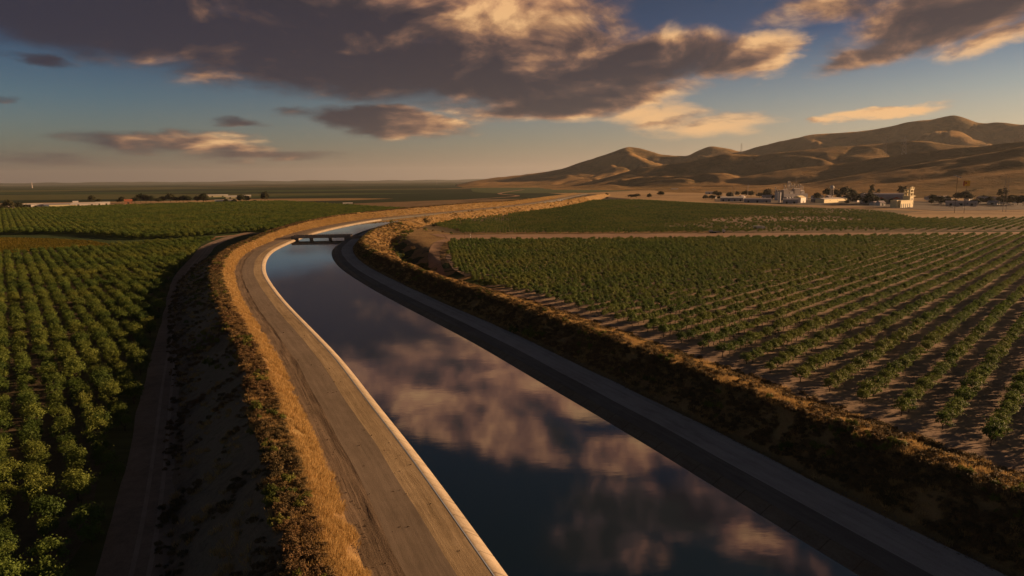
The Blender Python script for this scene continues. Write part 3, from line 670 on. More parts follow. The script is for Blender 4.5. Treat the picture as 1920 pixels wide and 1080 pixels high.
gn_scatter('young_orchard', np.c_[x, y, z], RS.uniform(0, 6.28, len(x)), RS.uniform(0.7, 1.05, len(x)), RS.randint(0, 4, len(x)), crR, 'patchy olive green orchard beyond the pale dirt road, thin in its middle', 'orchard')
# orchard beyond the left farm road ------------------------------
x, y = rows(-36.6, 0, 5.6, 5.0, -1700, 500, 200, 2300, 0.35, 0.03)
c, st = coff(x, y); ee = np.interp(st, SY, EDGE_L)
ok = (c < ee-9) & (y > np.interp(x, [-1500, -700, -520, -400, -345, -300, -262, -236, -180], [470, 480, 610, 615, 575, 545, 560, 610, 660])) & visible(x, y, 40)
ok &= inpoly(x, y, [(-1500, 400), (-200, 560), (-150, 640), (-60, 1000), (0, 1300), (60, 1500), (-120, 1620), (-330, 1590), (-600, 1480), (-860, 1200), (-1100, 1150), (-1500, 1100)])
x, y = x[ok], y[ok]
gn_scatter('far_orchard', np.c_[x, y, np.zeros(len(x))], RS.uniform(0, 6.28, len(x)), RS.uniform(1.0, 1.5, len(x)), RS.randint(0, 4, len(x)), crL, 'broad dark green orchard beyond the farm road at the left, behind the yellow crop', 'orchard')
# yellow crop
yc = [crown('crop_tuft', M['leaf_yellow'], 0.9, 0.9, 0.35, 0.4, 14, 16, 0.30, 300+i, up=0.9) for i in range(2)]
x, y = rows(-36.6, 0, 1.7, 1.5, -420, 60, 300, 800, 0.4, 0.0)
ok = inpoly(x, y, YEL) & visible(x, y, 40); x, y = x[ok], y[ok]
gn_scatter('yellow_crop', np.c_[x, y, np.full(len(x), 0.1)], RS.uniform(0, 6.28, len(x)), RS.uniform(0.8, 1.2, len(x)), RS.randint(0, 2, len(x)), yc, 'low yellow green crop field between the two left orchards', 'crop field')
# ------------------------------------------------------------------ vegetation on the banks
from mathutils.bvhtree import BVHTree
emb = [o for o in COL.objects if o.name.startswith(('embankment', 'ground', 'canal_road')) ]
BV = []
for o in emb:
    me = o.data; v = np.empty(len(me.vertices)*3, np.float32); me.vertices.foreach_get('co', v); v = v.reshape(-1, 3)
    BV.append(BVHTree.FromPolygons([tuple(p) for p in v], [tuple(p.vertices) for p in me.polygons]))
def gz(x, y):
    b = -1e9
    for t in BV:
        h = t.ray_cast(Vector((x, y, 200)), Vector((0, 0, -1)))
        if h[0] is not None: b = max(b, h[0].z)
    return b if b > -1e8 else 0.0
def tuft(name, mat, nb, h, spread, w, seed):
    R = np.random.RandomState(seed); a = R.uniform(0, 6.28, nb); r = R.uniform(0, spread*0.5, nb); hh = h*R.uniform(0.5, 1.15, nb)
    bx, by = np.cos(a)*r, np.sin(a)*r; lean = R.uniform(0.15, 0.7, nb)*h
    tx, ty = bx+np.cos(a+R.uniform(-.8, .8, nb))*lean, by+np.sin(a+R.uniform(-.8, .8, nb))*lean
    p = R.uniform(0, 6.28, nb); dx, dy = np.cos(p)*w, np.sin(p)*w
    z0 = np.full(nb, -0.08)
    v = np.stack([np.c_[bx-dx, by-dy, z0], np.c_[bx+dx, by+dy, z0], np.c_[tx+dx*.3, ty+dy*.3, hh], np.c_[tx-dx*.3, ty-dy*.3, hh]], 1).reshape(-1, 3)
    return mesh_np(name, v, quads=np.arange(nb*4).reshape(-1, 4), mats=[mat], link=False)
grass = [tuft('grass_tuft', M['straw'], 52, 0.42, 1.4, 0.03, 400+i) for i in range(3)]
scrubs = [crown('scrub_clump', M['scrub'], 0.55, 0.55, 0.38, 0.22, 16, 14, 0.15, 420+i, up=0.6, spiky=0.8) for i in range(3)]
greens = [crown('green_clump', M['leaf_bush'], 0.6, 0.6, 0.42, 0.28, 16, 16, 0.16, 430+i, up=0.6, spiky=0.9) for i in range(2)]
def band(n, y0, y1, c0, c1, pat=None, seed=1, fall=0.6):
    """random places on the bank between offsets c0 and c1 (functions of station), thinning with distance"""
    R = np.random.RandomState(seed); idx = np.where((SY > y0) & (SY < y1))[0]; w = 1/np.maximum(SY[idx], 60)**fall; w /= w.sum()
    k = R.choice(idx, n, p=w); t = R.uniform(0, 1, n); a = np.broadcast_to(c0, (NS,))[k]; b = np.broadcast_to(c1, (NS,))[k]
    c = a+(b-a)*t; u = R.uniform(-1.5, 1.5, n); x = CL[k, 0]+NR[k, 0]*c+TG[k, 0]*u; y = CL[k, 1]+NR[k, 1]*c+TG[k, 1]*u
    if pat:
        q = np.array([mnoise.noise(Vector((a_*pat[0], b_*pat[0], seed*1.3))) for a_, b_ in zip(x, y)])+R.uniform(-.15, .15, n)
        m = q > pat[1]; x, y = x[m], y[m]
    return x, y
def scatter(name, sets, objs, smin, smax, label, cat, z=None, seed=5):
    x = np.concatenate([s[0] for s in sets]); y = np.concatenate([s[1] for s in sets]); R = np.random.RandomState(seed)
    m = visible(x, y, 8); x, y = x[m], y[m]
    z = np.array([gz(a, b) for a, b in zip(x, y)])
    sc = R.uniform(smin, smax, len(x))*(1+0.0012*np.maximum(y-100, 0))
    gn_scatter(name, np.c_[x, y, z], R.uniform(0, 6.28, len(x)), sc, R.randint(0, len(objs), len(x)), objs, label, cat)
FL = FOOT_L+w3*0.4
scatter('dry_grass', [band(12000, 50, 760, CREST_LI-1.0, FL, (0.35, -0.14), seed=1), band(2500, 50, 760, CREST_LO-1, CREST_LI, (0.25, -0.1), seed=2), band(4200, 50, 640, CREST_RI-0.6, EDGE_R+1.5, (0.15, -0.3), seed=3), band(2500, 50, 640, 29.5, CREST_RI, (0.2, 0.0), seed=4),
        band(1800, 640, 1500, CREST_LI, FL, seed=5), band(1800, 560, 1400, CREST_RI, EDGE_R, seed=6), band(1500, 50, 500, EDGE_L, CREST_LO, (0.2, 0.05), seed=7)], grass, 0.7, 1.35, 'golden dry grass covering the canal banks', 'grass')
scatter('scrub', [band(5200, 50, 620, CREST_LO-0.6, CREST_LI-0.3, (0.3, -0.3), seed=11), band(3600, 50, 560, EDGE_L, CREST_LO, (0.22, 0.08), seed=12), band(9000, 50, 620, 30, CREST_RI+0.5, (0.3, -0.25), seed=13),
        band(5600, 50, 620, CREST_RI-0.5, EDGE_R+2, (0.25, -0.15), seed=14), band(900, 560, 1300, CREST_LO, CREST_LI, seed=15), band(900, 560, 1300, CREST_RI, EDGE_R, (0.1, 0.05), seed=16), band(900, 50, 500, EDGE_L-1.5, EDGE_L+1.0, (0.2, 0.0), seed=17)], scrubs, 0.35, 1.0, 'brown and olive low scrub on the crests and slopes of the canal banks', 'scrub')
scatter('green_weeds', [band(900, 50, 520, CREST_LO-1.5, CREST_LI, (0.12, 0.22), seed=21, fall=0.9), band(1100, 50, 520, 31, CREST_RI+1.5, (0.12, 0.2), seed=22), band(500, 140, 420, EDGE_L+3, CREST_LO, (0.06, 0.15), seed=23), band(700, 300, 560, EDGE_R, EDGE_R+9, (0.1, 0.1), seed=24)], greens, 0.45, 1.1, 'patches of fresh green weeds among the dry grass of the banks', 'weeds')

M['crack_plain'] = plain('clod_earth', (0.20, 0.15, 0.105), 0.95)
clod = [crown('clod', M['crack_plain'], 0.14, 0.14, 0.10, 0.05, 5, 5, 0.12, 450+i, up=1.0) for i in range(2)]
scatter('verge_stones', [band(700, 50, 420, FL-0.5, -28.4+w2, (0.3, 0.0), seed=31, fall=0.9), band(900, 50, 300, 28.0, 29.6, seed=32, fall=0.9), band(260, 50, 260, -27.0, -19.5, (0.4, 0.1), seed=33, fall=0.9)], clod, 0.25, 0.8, 'clods and small stones strewn on the rough verges of the canal roads', 'stones')
# single bushes that stand out ------------------------------------------------
def bush(px, py, z, r, label, seed, tall=1.0, mat='leaf_bush', group=None, name='bush'):
    x, y = gp(px, py, z); zz = gz(x, y)
    c = crown('foliage', M[mat], r, r, r*0.75*tall, r*0.7*tall, 22, 26, max(0.16, r*0.17), seed, up=0.5, spiky=0.8)
    t = make_tree(name, c, trunk_mesh(r*0.5, 0.05+0.03*r, seed, 3, r*0.35), label, 'bush', group, (x, y, zz-0.05), seed*1.1)
    return t
bush(393, 697, 3.0, 1.25, 'round yellow green bush alone on the shaded outer slope of the left bank', 501)
bush(378, 585, 3.0, 1.3, 'flat pale bush high up the shaded left slope, farther off than the round bush', 502, 0.6)
bush(480, 775, 7.6, 1.1, 'bright lime green bush on the crest of the left bank', 503, 0.9)
bush(1475, 826, 7.5, 0.95, 'small lone green bush on the dark slope right of the canal', 504)
bush(963, 597, 9.0, 1.5, 'leftmost of three bright green bushes on the right bank crest', 505, 0.7)
bush(990, 605, 9.0, 1.9, 'largest and middle of three bright green bushes on the right bank crest', 506, 0.8)
bush(1012, 613, 8.5, 1.5, 'darkest, rightmost of three bright green bushes on the right bank crest', 507, 0.6)
bush(540, 905, 7.8, 1.0, 'low dark green bush on the left bank crest nearest the camera', 508, 0.7)
bush(520, 985, 7.8, 1.1, 'ragged green bush at the bottom of the left bank crest', 509, 0.6)
bush(799, 420, 4.0, 3.2, 'dark tall bush at the foot of the golden bank beyond the bridge', 510, 1.5, 'leaf_far')
bush(815, 424, 4.0, 3.0, 'low dark bush beside the tall dark one below the golden bank', 511, 0.7, 'leaf_far')
bush(735, 418, 8.0, 2.2, 'upright yellowish bush on the golden bank right of the bridge', 512, 1.5, 'leaf_bush')
for k, (px, py) in enumerate([(770, 437), (784, 432), (797, 437), (830, 440), (846, 445), (858, 438), (760, 452), (774, 468), (750, 430), (812, 437), (742, 440)]):
    bush(px, py, 3.0, 1.0+0.4*((k*7) % 3), 'olive bush in the gully between the canal bank and the dirt road', 520+k, 1.0, 'scrub' if k % 2 else 'leaf_bush', 'bushes in the gully')

# ------------------------------------------------------------------ road bridge over the canal
kb = int(np.argmin(abs(SY-487)))
bx, by = CL[kb]; rzb = math.atan2(NR[kb][1], NR[kb][0])
br = empty('road_bridge', (bx, by, 5.0), rzb, 'low concrete road bridge on two piers across the canal bend', 'bridge')
MB().box(-20.5, 20.5, -4.6, 4.6, 1.05, 1.65).build('deck', M['bridge'], br)
for s_ in (-1, 1): MB().box(-20.5, 20.5, s_*4.6-0.16 if s_ > 0 else -4.76, s_*4.6+0.16 if s_ > 0 else -4.44, 0.72, 2.35).build('parapet', M['bridge'], br)
rg = MB()
for s_ in (-1, 1):
    for k in range(15): rg.box(-20.3+k*2.9, -20.15+k*2.9, s_*4.6-0.06, s_*4.6+0.06, 2.353, 3.1)
    rg.box(-20.4, 20.4, s_*4.6-0.05, s_*4.6+0.05, 3.103, 3.2)
rg.build('railing', M['steel'], br)
g = MB()
for yy in (-3.4, -1.1, 1.1, 3.4): g.box(-20.2, 20.2, yy-0.3, yy+0.3, 0.45, 1.047)
g.build('girders', M['bridge'], br)
for xx in (-7.6, 5.6):
    g = MB().box(xx-0.55, xx+0.55, -4.2, 4.2, -5.5, 0.2); g.box(xx-0.8, xx+0.8, -4.5, 4.5, 0.203, 0.447); g.build('pier', M['bridge'], br)
for s_ in (-1, 1):
    x0, x1 = (15.9, 20.6) if s_ > 0 else (-20.6, -17.3)
    MB().box(x0, x1, -4.7, 4.7, -1.2, 0.447).build('abutment', M['bridge'], br)
for s_ in (-1, 1):
    a, b = s_*20.6, s_*36.0
    V_ = [(a, -5, 1.55), (a, 5, 1.55), (b, 6, 0.05), (b, -6, 0.05), (a, -7.5, -0.1), (a, 7.5, -0.1), (b, 8, -0.3), (b, -8, -0.3)]
    m_ = MB().add(V_, [(0, 3, 2, 1) if s_ > 0 else (0, 1, 2, 3), (0, 4, 7, 3), (1, 2, 6, 5), (0, 1, 5, 4)])
    m_.build('approach_ramp', M['ramp'], br)

# ------------------------------------------------------------------ buildings, far trees, vehicles
def pos(px, py, z): x, y = gp(px, py, z); return x, y, math.hypot(x, y)/F*math.cos(math.atan2(x, y))
def place(px, py, z=None, side=5.0):
    x, y = gp(px, py, side); zz = float(z_right([x], [y])[0]) if side > 0 else 0.0
    x, y = gp(px, py, zz); return x, y, zz
def face(x, y): return -math.atan2(x, y)          # local +x to the right, -y towards the camera
def shed(name, px, py, w, d, h, rh, wall, roof, label, side=5.0, rot=0.0, doors=2, win=0, group=None, cat='building'):
    x, y, z = place(px, py, side=side); t = empty(name, (x, y, z+0.3), face(x, y)+rot, label, cat, group)
    MB().box(-w/2, w/2, 0, d, -0.6, h).build('wall', M[wall], t)
    r = MB()
    r.gable(-w/2, w/2, 0, d, h+0.02, h+rh, 'x', 0.5).build('roof', M[roof], t)
    for k in range(doors):
        xx = -w/2+w*(k+0.5)/doors; MB().box(xx-1.6, xx+1.6, -0.12, -0.003, 0, min(3.4, h*0.75)).build('door', M['dark'], t)
    for k in range(win):
        xx = -w/2+w*(k+0.75)/max(1, win); xx = min(xx, w/2-1.2)
        MB().box(xx-0.7, xx+0.7, -0.08, -0.003, h*0.5, h*0.5+1.1).build('window', M['glass'], t)
    return t
# main hall and the cream mission-style front
x, y, z = place(1690, 384); fr_ = face(x, y)
t = empty('hall', (x-8, y+26, z+0.3), fr_+0.35, 'long grey hall with a pale barrel roof left of the cream tower', 'building')
MB().box(-33, 27, 0, 30, -0.6, 10).build('wall', M['grey_wall'], t)
m_ = MB(); ns_ = 10
vs = []
for i in range(ns_+1):
    a = math.pi*i/ns_; vs += [(-34, 15-16*math.cos(a), 10.05+7.5*math.sin(a)), (28, 15-16*math.cos(a), 10.05+7.5*math.sin(a))]
m_.add(vs, [(2*i, 2*i+1, 2*i+3, 2*i+2) for i in range(ns_)]+[tuple(range(0, 2*ns_+2, 2)), tuple(range(2*ns_+1, 0, -2))]).build('roof', M['mauve_roof'], t)
for k in range(4):
    MB().box(-31+5*k, -29+5*k, -0.5, -0.003, 0, 9).build('pilaster', M['white'], t)
for k, xx in enumerate((-12, 12)):
    g = MB().box(xx-5, xx+5, -5, -0.01, 0, 8.5).build('entrance_bay', M['grey_wall'], t); MB().gable(xx-5, xx+5, -5, -0.01, 8.52, 11.5, 'y', 0.5).build('bay_roof', M['red_roof'], g)
    MB().box(xx-1.5, xx+1.5, -5.2, -5.003, 0, 5).build('door', M['dark'], g)
    MB().box(xx+2.6, xx+4.2, -5.2, -5.003, 1, 6).build('window', M['white'], g)
x2, y2, z2 = place(1712, 389.5)
t = empty('mission_building', (x2-4, y2+6, z2+0.3), face(x2, y2)+1.15, 'cream mission-style building with arches and a stepped tower', 'building')
w_ = MB().box(-22, 12, 0, 12, -0.6, 9.5); w_.box(-22.3, 12.3, -0.3, 12.3, 9.503, 10.3); w_.build('wall', M['cream'], t)
MB().box(-27.5, -22.05, 3, 12, -0.6, 10.6).build('side_wing', M['cream'], t)
for xx in (-19, -13, -7, -1, 5):
    a_ = MB(); pts_ = [(xx-1.3, 0), (xx+1.3, 0), (xx+1.3, 4.4)]+[(xx+1.3*math.cos(math.pi*k/6), 4.4+1.3*math.sin(math.pi*k/6)) for k in range(1, 6)]+[(xx-1.3, 4.4)]
    a_.add([(p[0], -0.02, p[1]) for p in pts_]+[(p[0], -0.10, p[1]) for p in pts_], [tuple(range(len(pts_), 2*len(pts_)))]+[(i, (i+1) % len(pts_), len(pts_)+(i+1) % len(pts_), len(pts_)+i) for i in range(len(pts_))]).build('arch', M['dark'], t)
tw = MB().box(13, 24, 4, 14, -0.6, 15).box(12.4, 27.5, 3.4, 14.6, 15.003, 16.2).build('tower', M['cream'], t)
g = MB()
for xx in (13.6, 22.0):
    for yy in (4.6, 12): g.box(xx, xx+1.6, yy, yy+1.6, 16.203, 24.5)
g.box(13.2, 24, 4.2, 14, 20, 21.2); g.box(13.2, 24, 4.2, 14, 24.503, 25.6)
for xx in (13.2, 22.2): g.box(xx, xx+1.8, 4.2, 6, 25.603, 28.5)
g.box(17.6, 19.8, 4.2, 6.2, 25.603, 29.3); g.build('belfry', M['cream'], tw)
for zz in (3.5, 9.5):
    for xx in (15.5, 19.5): MB().box(xx, xx+2, 3.9, 3.997, zz, zz+3).build('window', M['dark'], tw)
MB().box(-4, 4, -5, -1, -0.4, 0.4).build('steps', M['grey_wall'], t)
# process plant
x, y, z = place(1500, 376); t = empty('process_plant', (x, y+25, z+0.3), face(x, y)+0.75, 'tall rust brown process plant with many thin columns behind white sheds', 'factory')
MB().box(-22, 38, 6, 30, -0.6, 12).build('wall', M['grey_wall'], t)
for k, (a0, a1, h0, h1) in enumerate([(-36, -27, 0, 15), (-22, -9, 12.003, 19), (-7, 2, 12.003, 16.5), (5, 20, 12.003, 21), (22, 30, 12.003, 17)]):
    MB().box(a0, a1, 7, 16, h0, h1).gable(a0, a1, 7, 16, h1+.01, h1+2, 'x', .3).build('tank_house', M['pale_roof'] if k % 2 == 0 else M['steel'], t)
for k, (xx, hh) in enumerate([(-11, 29), (-6, 24), (-3, 37), (0.5, 37), (4, 33), (8, 29), (12, 31), (17, 28), (22, 30), (27, 31), (31, 29), (35, 27), (-33, 26), (-28, 21)]):
    m_ = MB().bar((xx, 18, -0.3 if k > 11 else 0), (xx, 18, hh), 0.9, 0.8, 8); m_.bar((xx, 18, hh-1.4), (xx, 18, hh-0.6), 1.4, 1.4, 8); m_.build('column', M['steel'], t)
g = MB()
for zz in (22, 26): g.box(-12, 36, 16.6, 19.4, zz, zz+0.4)
g.box(-4, 5, 16.6, 19.4, 33, 33.4); g.build('walkway', M['steel'], t)
for k in range(6): MB().sphere((-18+k*7, 4, 3.5), 3.0, 10, 6, 1.2).build('tank', M['pale_roof'], t, smooth=True)
x, y, z = place(1461, 380); t = empty('silo', (x, y, z), face(x, y), 'slim pale grey silo tower rising over the white sheds', 'silo'); MB().bar((0, 0, -0.3), (0, 0, 17), 2.2, 2.2, 14).build('shaft', M['pale_roof'], t, smooth=False); MB().bar((0, 0, 17), (0, 0, 18.6), 2.2, 0.4, 14).build('cap', M['grey_wall'], t)
shed('shed', 1372, 377.5, 42, 26, 6.5, 2.4, 'grey_wall', 'white', 'leftmost long white roofed shed of the works', doors=4)
shed('shed', 1420, 380, 46, 24, 6, 2.0, 'grey_wall', 'mauve_roof', 'long mauve roofed shed between the white roofed shed and the silo', doors=3)
shed('shed', 1482, 382, 24, 20, 7, 1.5, 'grey_wall', 'mauve_roof', 'low grey shed right of the silo', doors=2)
shed('shed', 1506, 380.5, 20, 14, 9, 3.4, 'white', 'cream', 'tall cream gabled shed in front of the process plant', rot=1.15, doors=1)
shed('shed', 1567, 380, 80, 16, 6.5, 2.0, 'cream', 'pale_roof', 'long low cream walled shed right of the process plant', rot=1.1, doors=0, win=3)
shed('shed', 1535, 379, 26, 18, 5, 2.0, 'blue_paint', 'mauve_roof', 'dark low shed joined before the long cream one', doors=2)
for k, (px, py, w) in enumerate([(1606, 371, 14), (1622, 373, 13), (1612, 366, 12)]):
    shed('house', px, py, w, 10, 4, 3, 'brick', 'red_roof', ['small red roofed house left of the dark trees', 'second red roofed house, nearest the dark trees', 'red roofed house set back behind the other two'][k], doors=1, win=2, cat='house')
shed('low_building', 1802, 386, 40, 16, 5, 2.2, 'grey_wall', 'mauve_roof', 'low grey roofed building behind the parked white cars', doors=3, win=4)
shed('house', 1868, 378, 12, 10, 5, 2.5, 'white', 'red_roof', 'pale house beside the twin cypress trees', doors=1, win=2, cat='house')
shed('house', 1908, 381, 13, 9, 4, 2.5, 'white', 'pale_roof', 'white house at the right edge beside a dark round tree', doors=1, win=1, cat='house')
for k, (px, py, w, lab) in enumerate([(1265, 357, 26, 'small white farm building under the brown spur, brightest of the far ones'), (1301, 358, 14, 'tiny pale hut right of the bright farm building'), (1330, 364, 22, 'pale barn on the dry field with a tree beside it'),
        (1374, 358, 14, 'tiny white hut on the pale slope'), (1428, 357.5, 9, 'white dot of a hut left of the process plant'), (1156, 343, 40, 'long pale shed under the dark tree clump'), (1203, 339.5, 30, 'low pale roofed shed right of the tree clump'), (1249, 355.5, 18, 'dull brown barn left of the bright white farm building')]):
    shed('farm_building', px, py, w, w*0.5, 5, 2, 'white' if k not in (7,) else 'brick', 'pale_roof', lab, doors=1, cat='barn')
x, y, z = place(1577, 377); t = empty('water_tower', (x, y+40, z), 0, 'white ball water tower on thin legs above the trees', 'water tower')
MB().sphere((0, 0, 25), 4.0, 14, 9).build('tank', M['white'], t, smooth=True); g = MB()
for k in range(5): a = 6.283*k/5; g.bar((4.5*math.cos(a), 4.5*math.sin(a), -0.3), (2.8*math.cos(a), 2.8*math.sin(a), 22.3), 0.3, 0.3, 5)
g.bar((0, 0, -0.3), (0, 0, 21.3), 0.7, 0.7, 8); g.build('legs', M['steel'], t)
hp = None
for k in range(30):
    px = [1340, 1395, 1440, 1526, 1540, 1558, 1590, 1598, 1630, 1648, 1655, 1750, 1757, 1772, 1776, 1834, 1842, 1850, 1860, 1878, 1888, 1899, 1913, 1660, 1745, 1765, 1820, 1870, 1905, 1612][k]; py = [372, 373, 374, 372, 373, 375, 372, 377, 376, 385, 386, 376, 378, 380, 377, 382, 376, 379, 384, 379, 382, 378, 379, 381, 374, 375, 377, 376, 375, 379][k]
    x, y, z = place(px, py)
    if hp is None:
        hp = o = shed('small_house', px, py, 11, 8, 3.6, 2.4, 'white', 'mauve_roof', 'small pale building scattered among the dark trees of the town', doors=1, win=2, group='small buildings of the town', cat='house')
    else: o = copy_tree(hp)
    o.location = (x, y, z+0.4); o.rotation_euler = (0, 0, face(x, y)+[0.9, 1.2, 0.2, -0.4, 1.1][k % 5]); o.scale = (1+0.9*((k*7) % 5)/4, 1+0.3*(k % 2), 1+0.25*(k % 3))
# left farmyard
for k, (px, py, w, wl_, rf, lab) in enumerate([(8, 392, 26, 'white', 'white', 'pale shed at the left edge behind dark trees'), (44, 389, 42, 'grey_wall', 'white', 'long low white roof right of the first dark tree'), (76, 388.5, 30, 'white', 'pale_roof', 'pale greenhouse with a small white end block'),
        (108, 388, 44, 'blue_paint', 'mauve_roof', 'large blue grey shed roof in the middle of the farmyard'), (112, 391.5, 30, 'cream', 'cream', 'low cream roof in front of the blue grey shed'), (138, 389, 10, 'cream', 'pale_roof', 'small cream block between the two big sheds'),
        (160, 386.5, 46, 'pale_roof', 'pale_roof', 'long pinkish roof right of the farmyard centre'), (193, 385, 26, 'white', 'white', 'thin white roof at the right end of the farmyard'), (142, 383, 10, 'white', 'white', 'small white block standing behind the farmyard')]):
    shed('farm_shed', px, py, w, 16, 4.6, 2.2, wl_, rf, lab, side=0.0, doors=2, cat='shed')
shed('farmhouse', 241, 382.5, 15, 12, 6, 4, 'brick', 'red_roof', 'reddish brick farmhouse at the left end of the tree row', side=0.0, doors=1, win=2, cat='house')
for px, py, w, lab in ((408, 369.5, 60, 'long thin pale roof farthest back of the middle barns'), (440, 372, 46, 'bright cream barn roof in the middle of the group'), (420, 381.5, 36, 'white barn with a dark bush before it'), (462, 370.5, 26, 'small pale barn half behind trees')):
    shed('barn', px, py, w, 18, 5, 2.5, 'cream', 'white', lab, side=0.0, doors=2, cat='barn')
shed('pump_house', 652, 383.5, 18, 8, 2.2, 1.2, 'white', 'white', 'lone low white shed standing in the dark green orchard', side=0.0, doors=1, cat='shed')

# far trees: a few shapes, copied
def tree_shape(rx, rz, zc, th, mat, seed): return (crown('crown', M[mat], rx, rx, rz, zc, 44, 30, rx*0.22, seed, up=0.3, spiky=0.1, clump=0.40), trunk_mesh(th, 0.3, seed, 4, rx*0.35))
rt = [make_tree('broad_tree', *tree_shape(4.4+0.6*i, 5.0+0.4*i, 5.6+0.4*i, 2.2, 'leaf_far', 600+i), 'x', 'tree', 'x') for i in range(3)]
ct = [make_tree('cypress', *tree_shape(2.3, 8.0, 8.2, 1.0, 'leaf_far', 620+i), 'x', 'tree', 'x') for i in range(2)]
used = {}
def far_tree(protos, px, py, h, side, label, group=None, wide=1.0):
    x, y, z = place(px, py, side=side); d = math.hypot(x, y); i = used.get(id(protos), 0); used[id(protos)] = i+1
    src = protos[i % len(protos)]; o = src if i < len(protos) else copy_tree(src)
    H0 = 16.5 if protos is ct else 11.5; s = h*y/F/H0
    o.location = (x, y, z); o.rotation_euler = (0, 0, i*1.7); o.scale = (s*wide, s*wide, s)
    o['label'] = label
    if group: o['group'] = group
    elif 'group' in o.keys(): del o['group']
TG_ = 'dark trees among the buildings of the town'
for px, py, h, w in [(1322, 375, 8, 1.2), (1335, 375, 7, 1.6), (1349, 374, 5, 1.6), (1408, 370, 10, 1), (1424, 371, 7, 1.6), (1440, 372, 8, 1.5), (1452, 374, 7, 1.3), (1532, 376, 11, 1.1), (1553, 372, 13, 1.2), (1567, 371, 13, 1.0), (1583, 372, 16, 1.0), (1596, 371, 12, 1.1),
        (1604, 378, 12, 1.5), (1617, 382, 14, 1.5), (1630, 384, 16, 1.1), (1640, 384, 14, 1.0), (1748, 378, 10, 1.2), (1760, 380, 9, 1.6), (1775, 378, 9, 1.3), (1796, 376, 11, 1.2), (1808, 376, 13, 1.1), (1816, 378, 12, 1.3), (1828, 384, 8, 2.0), (1838, 382, 8, 1.4), (1856, 382, 11, 1.3), (1890, 384, 13, 1.6), (1878, 383, 10, 1.4), (1908, 385, 14, 1.3), (1918, 386, 15, 1.2), (1845, 376, 7, 1.5), (1655, 384, 9, 1.4), (1672, 383, 8, 1.3)]:
    far_tree(rt, px, py, h*1.15, 5.0, 'dark leafy tree among the buildings of the town below the hills', TG_, w)
RT = random.Random(5)
for k in range(46):
    px = RT.choice([RT.uniform(1535, 1645), RT.uniform(1740, 1919), RT.uniform(1325, 1470), RT.uniform(1590, 1650)]); py = RT.uniform(367, 384) if px > 1500 else RT.uniform(367, 373)
    far_tree(rt, px, py, RT.uniform(5, 12), 5.0, 'dark leafy tree among the buildings of the town below the hills', TG_, RT.uniform(1.0, 1.7))
for px, py, h in [(1633, 378, 32), (1646, 374, 20), (1686, 376, 28), (1690, 376, 27), (1695, 377, 28), (1872, 385, 31), (1882, 385, 33), (1630, 377, 22)]:
    far_tree(ct, px, py, h, 5.0, 'slim dark cypress rising above the town roofs', 'cypress trees in the town')
for k, (px, py, h, w, lab) in enumerate([(1137, 367, 4, 1.8, 'flat dark bush on the golden field, leftmost of four'), (1183, 371.5, 5, 2.2, 'low dark clump near the edge of the golden field'), (1193, 371.5, 5.5, 2.0, 'widest dark clump near the edge of the golden field'), (1217, 372.5, 7.5, 1.1, 'round dark tree between the wide clump and the right tree'), (1239, 368, 6.5, 1.6, 'dark tree rightmost on the golden field')]):
    far_tree(rt, px, py, h*1.2, 5.0, lab, None, w)
for px, py, h, w in [(1112, 340, 7, 1.3), (1120, 340, 6, 1.4), (1140, 338, 8, 1.5), (1150, 337, 9, 1.4), (1160, 337, 10, 1.3), (1172, 336, 10, 1.2), (1184, 336, 7, 1.4), (1198, 336, 9, 1.0), (1147, 343, 8, 1.5), (1105, 341, 5, 1.5)]:
    far_tree(rt, px, py, h*1.1, 5.0, 'dark tree in the clump at the foot of the farthest hills', 'tree clump below the far hills', w)
for px, py, h, w in [(224, 381, 6, 1.5), (229, 381, 9, 1.1), (253, 381, 8, 1.3), (264, 380, 14, 1.0), (274, 380, 11, 1.2), (283, 380, 9, 1.2), (298, 381, 8, 1.5), (306, 380, 9, 1.3), (320, 380, 12, 1.1), (331, 380, 9, 1.3), (344, 380, 10, 1.3), (353, 380, 9, 1.2), (370, 380, 10, 1.1), (382, 380, 13, 1.1), (387, 380, 9, 1.0), (172, 380, 11, 1.1), (185, 381, 6, 1.6), (246, 381, 5, 1.5)]:
    far_tree(rt, px, py, h*1.15, 0.0, 'dark tree in the long broken row right of the farmyard', 'tree row by the farmhouse', w)
for px, py, h, w, lab in [(3, 394, 9, 1.6, 'dark bushy tree cut by the left edge before the white shed'), (17, 395, 15, 1.0, 'tallest dark tree at the left end of the farmyard'), (34, 394, 10, 1.5, 'broad dark tree right of the tallest farmyard tree'), (49, 393, 8, 1.1, 'small dark tree rightmost before the farmyard roofs'), (245, 388, 4, 1.0, 'tiny dark bush alone on the pale strip'),
        (424, 382, 6, 1.3, 'dark bush in front of the white barn'), (440, 382, 7, 1.3, 'dark tree right of the white barn'), (452, 381, 12, 1.0, 'tall dark tree beside the small pale barn'), (461, 380, 10, 1.2, 'dark tree rightmost beside the barns'), (478, 380, 4, 2.0, 'low reddish brown clump right of the barns'), (497, 379.5, 15, 0.8, 'lone tall dark tree on the bare field right of the barns')]:
    far_tree(rt, px, py, h*1.15, 0.0, lab, None, w)

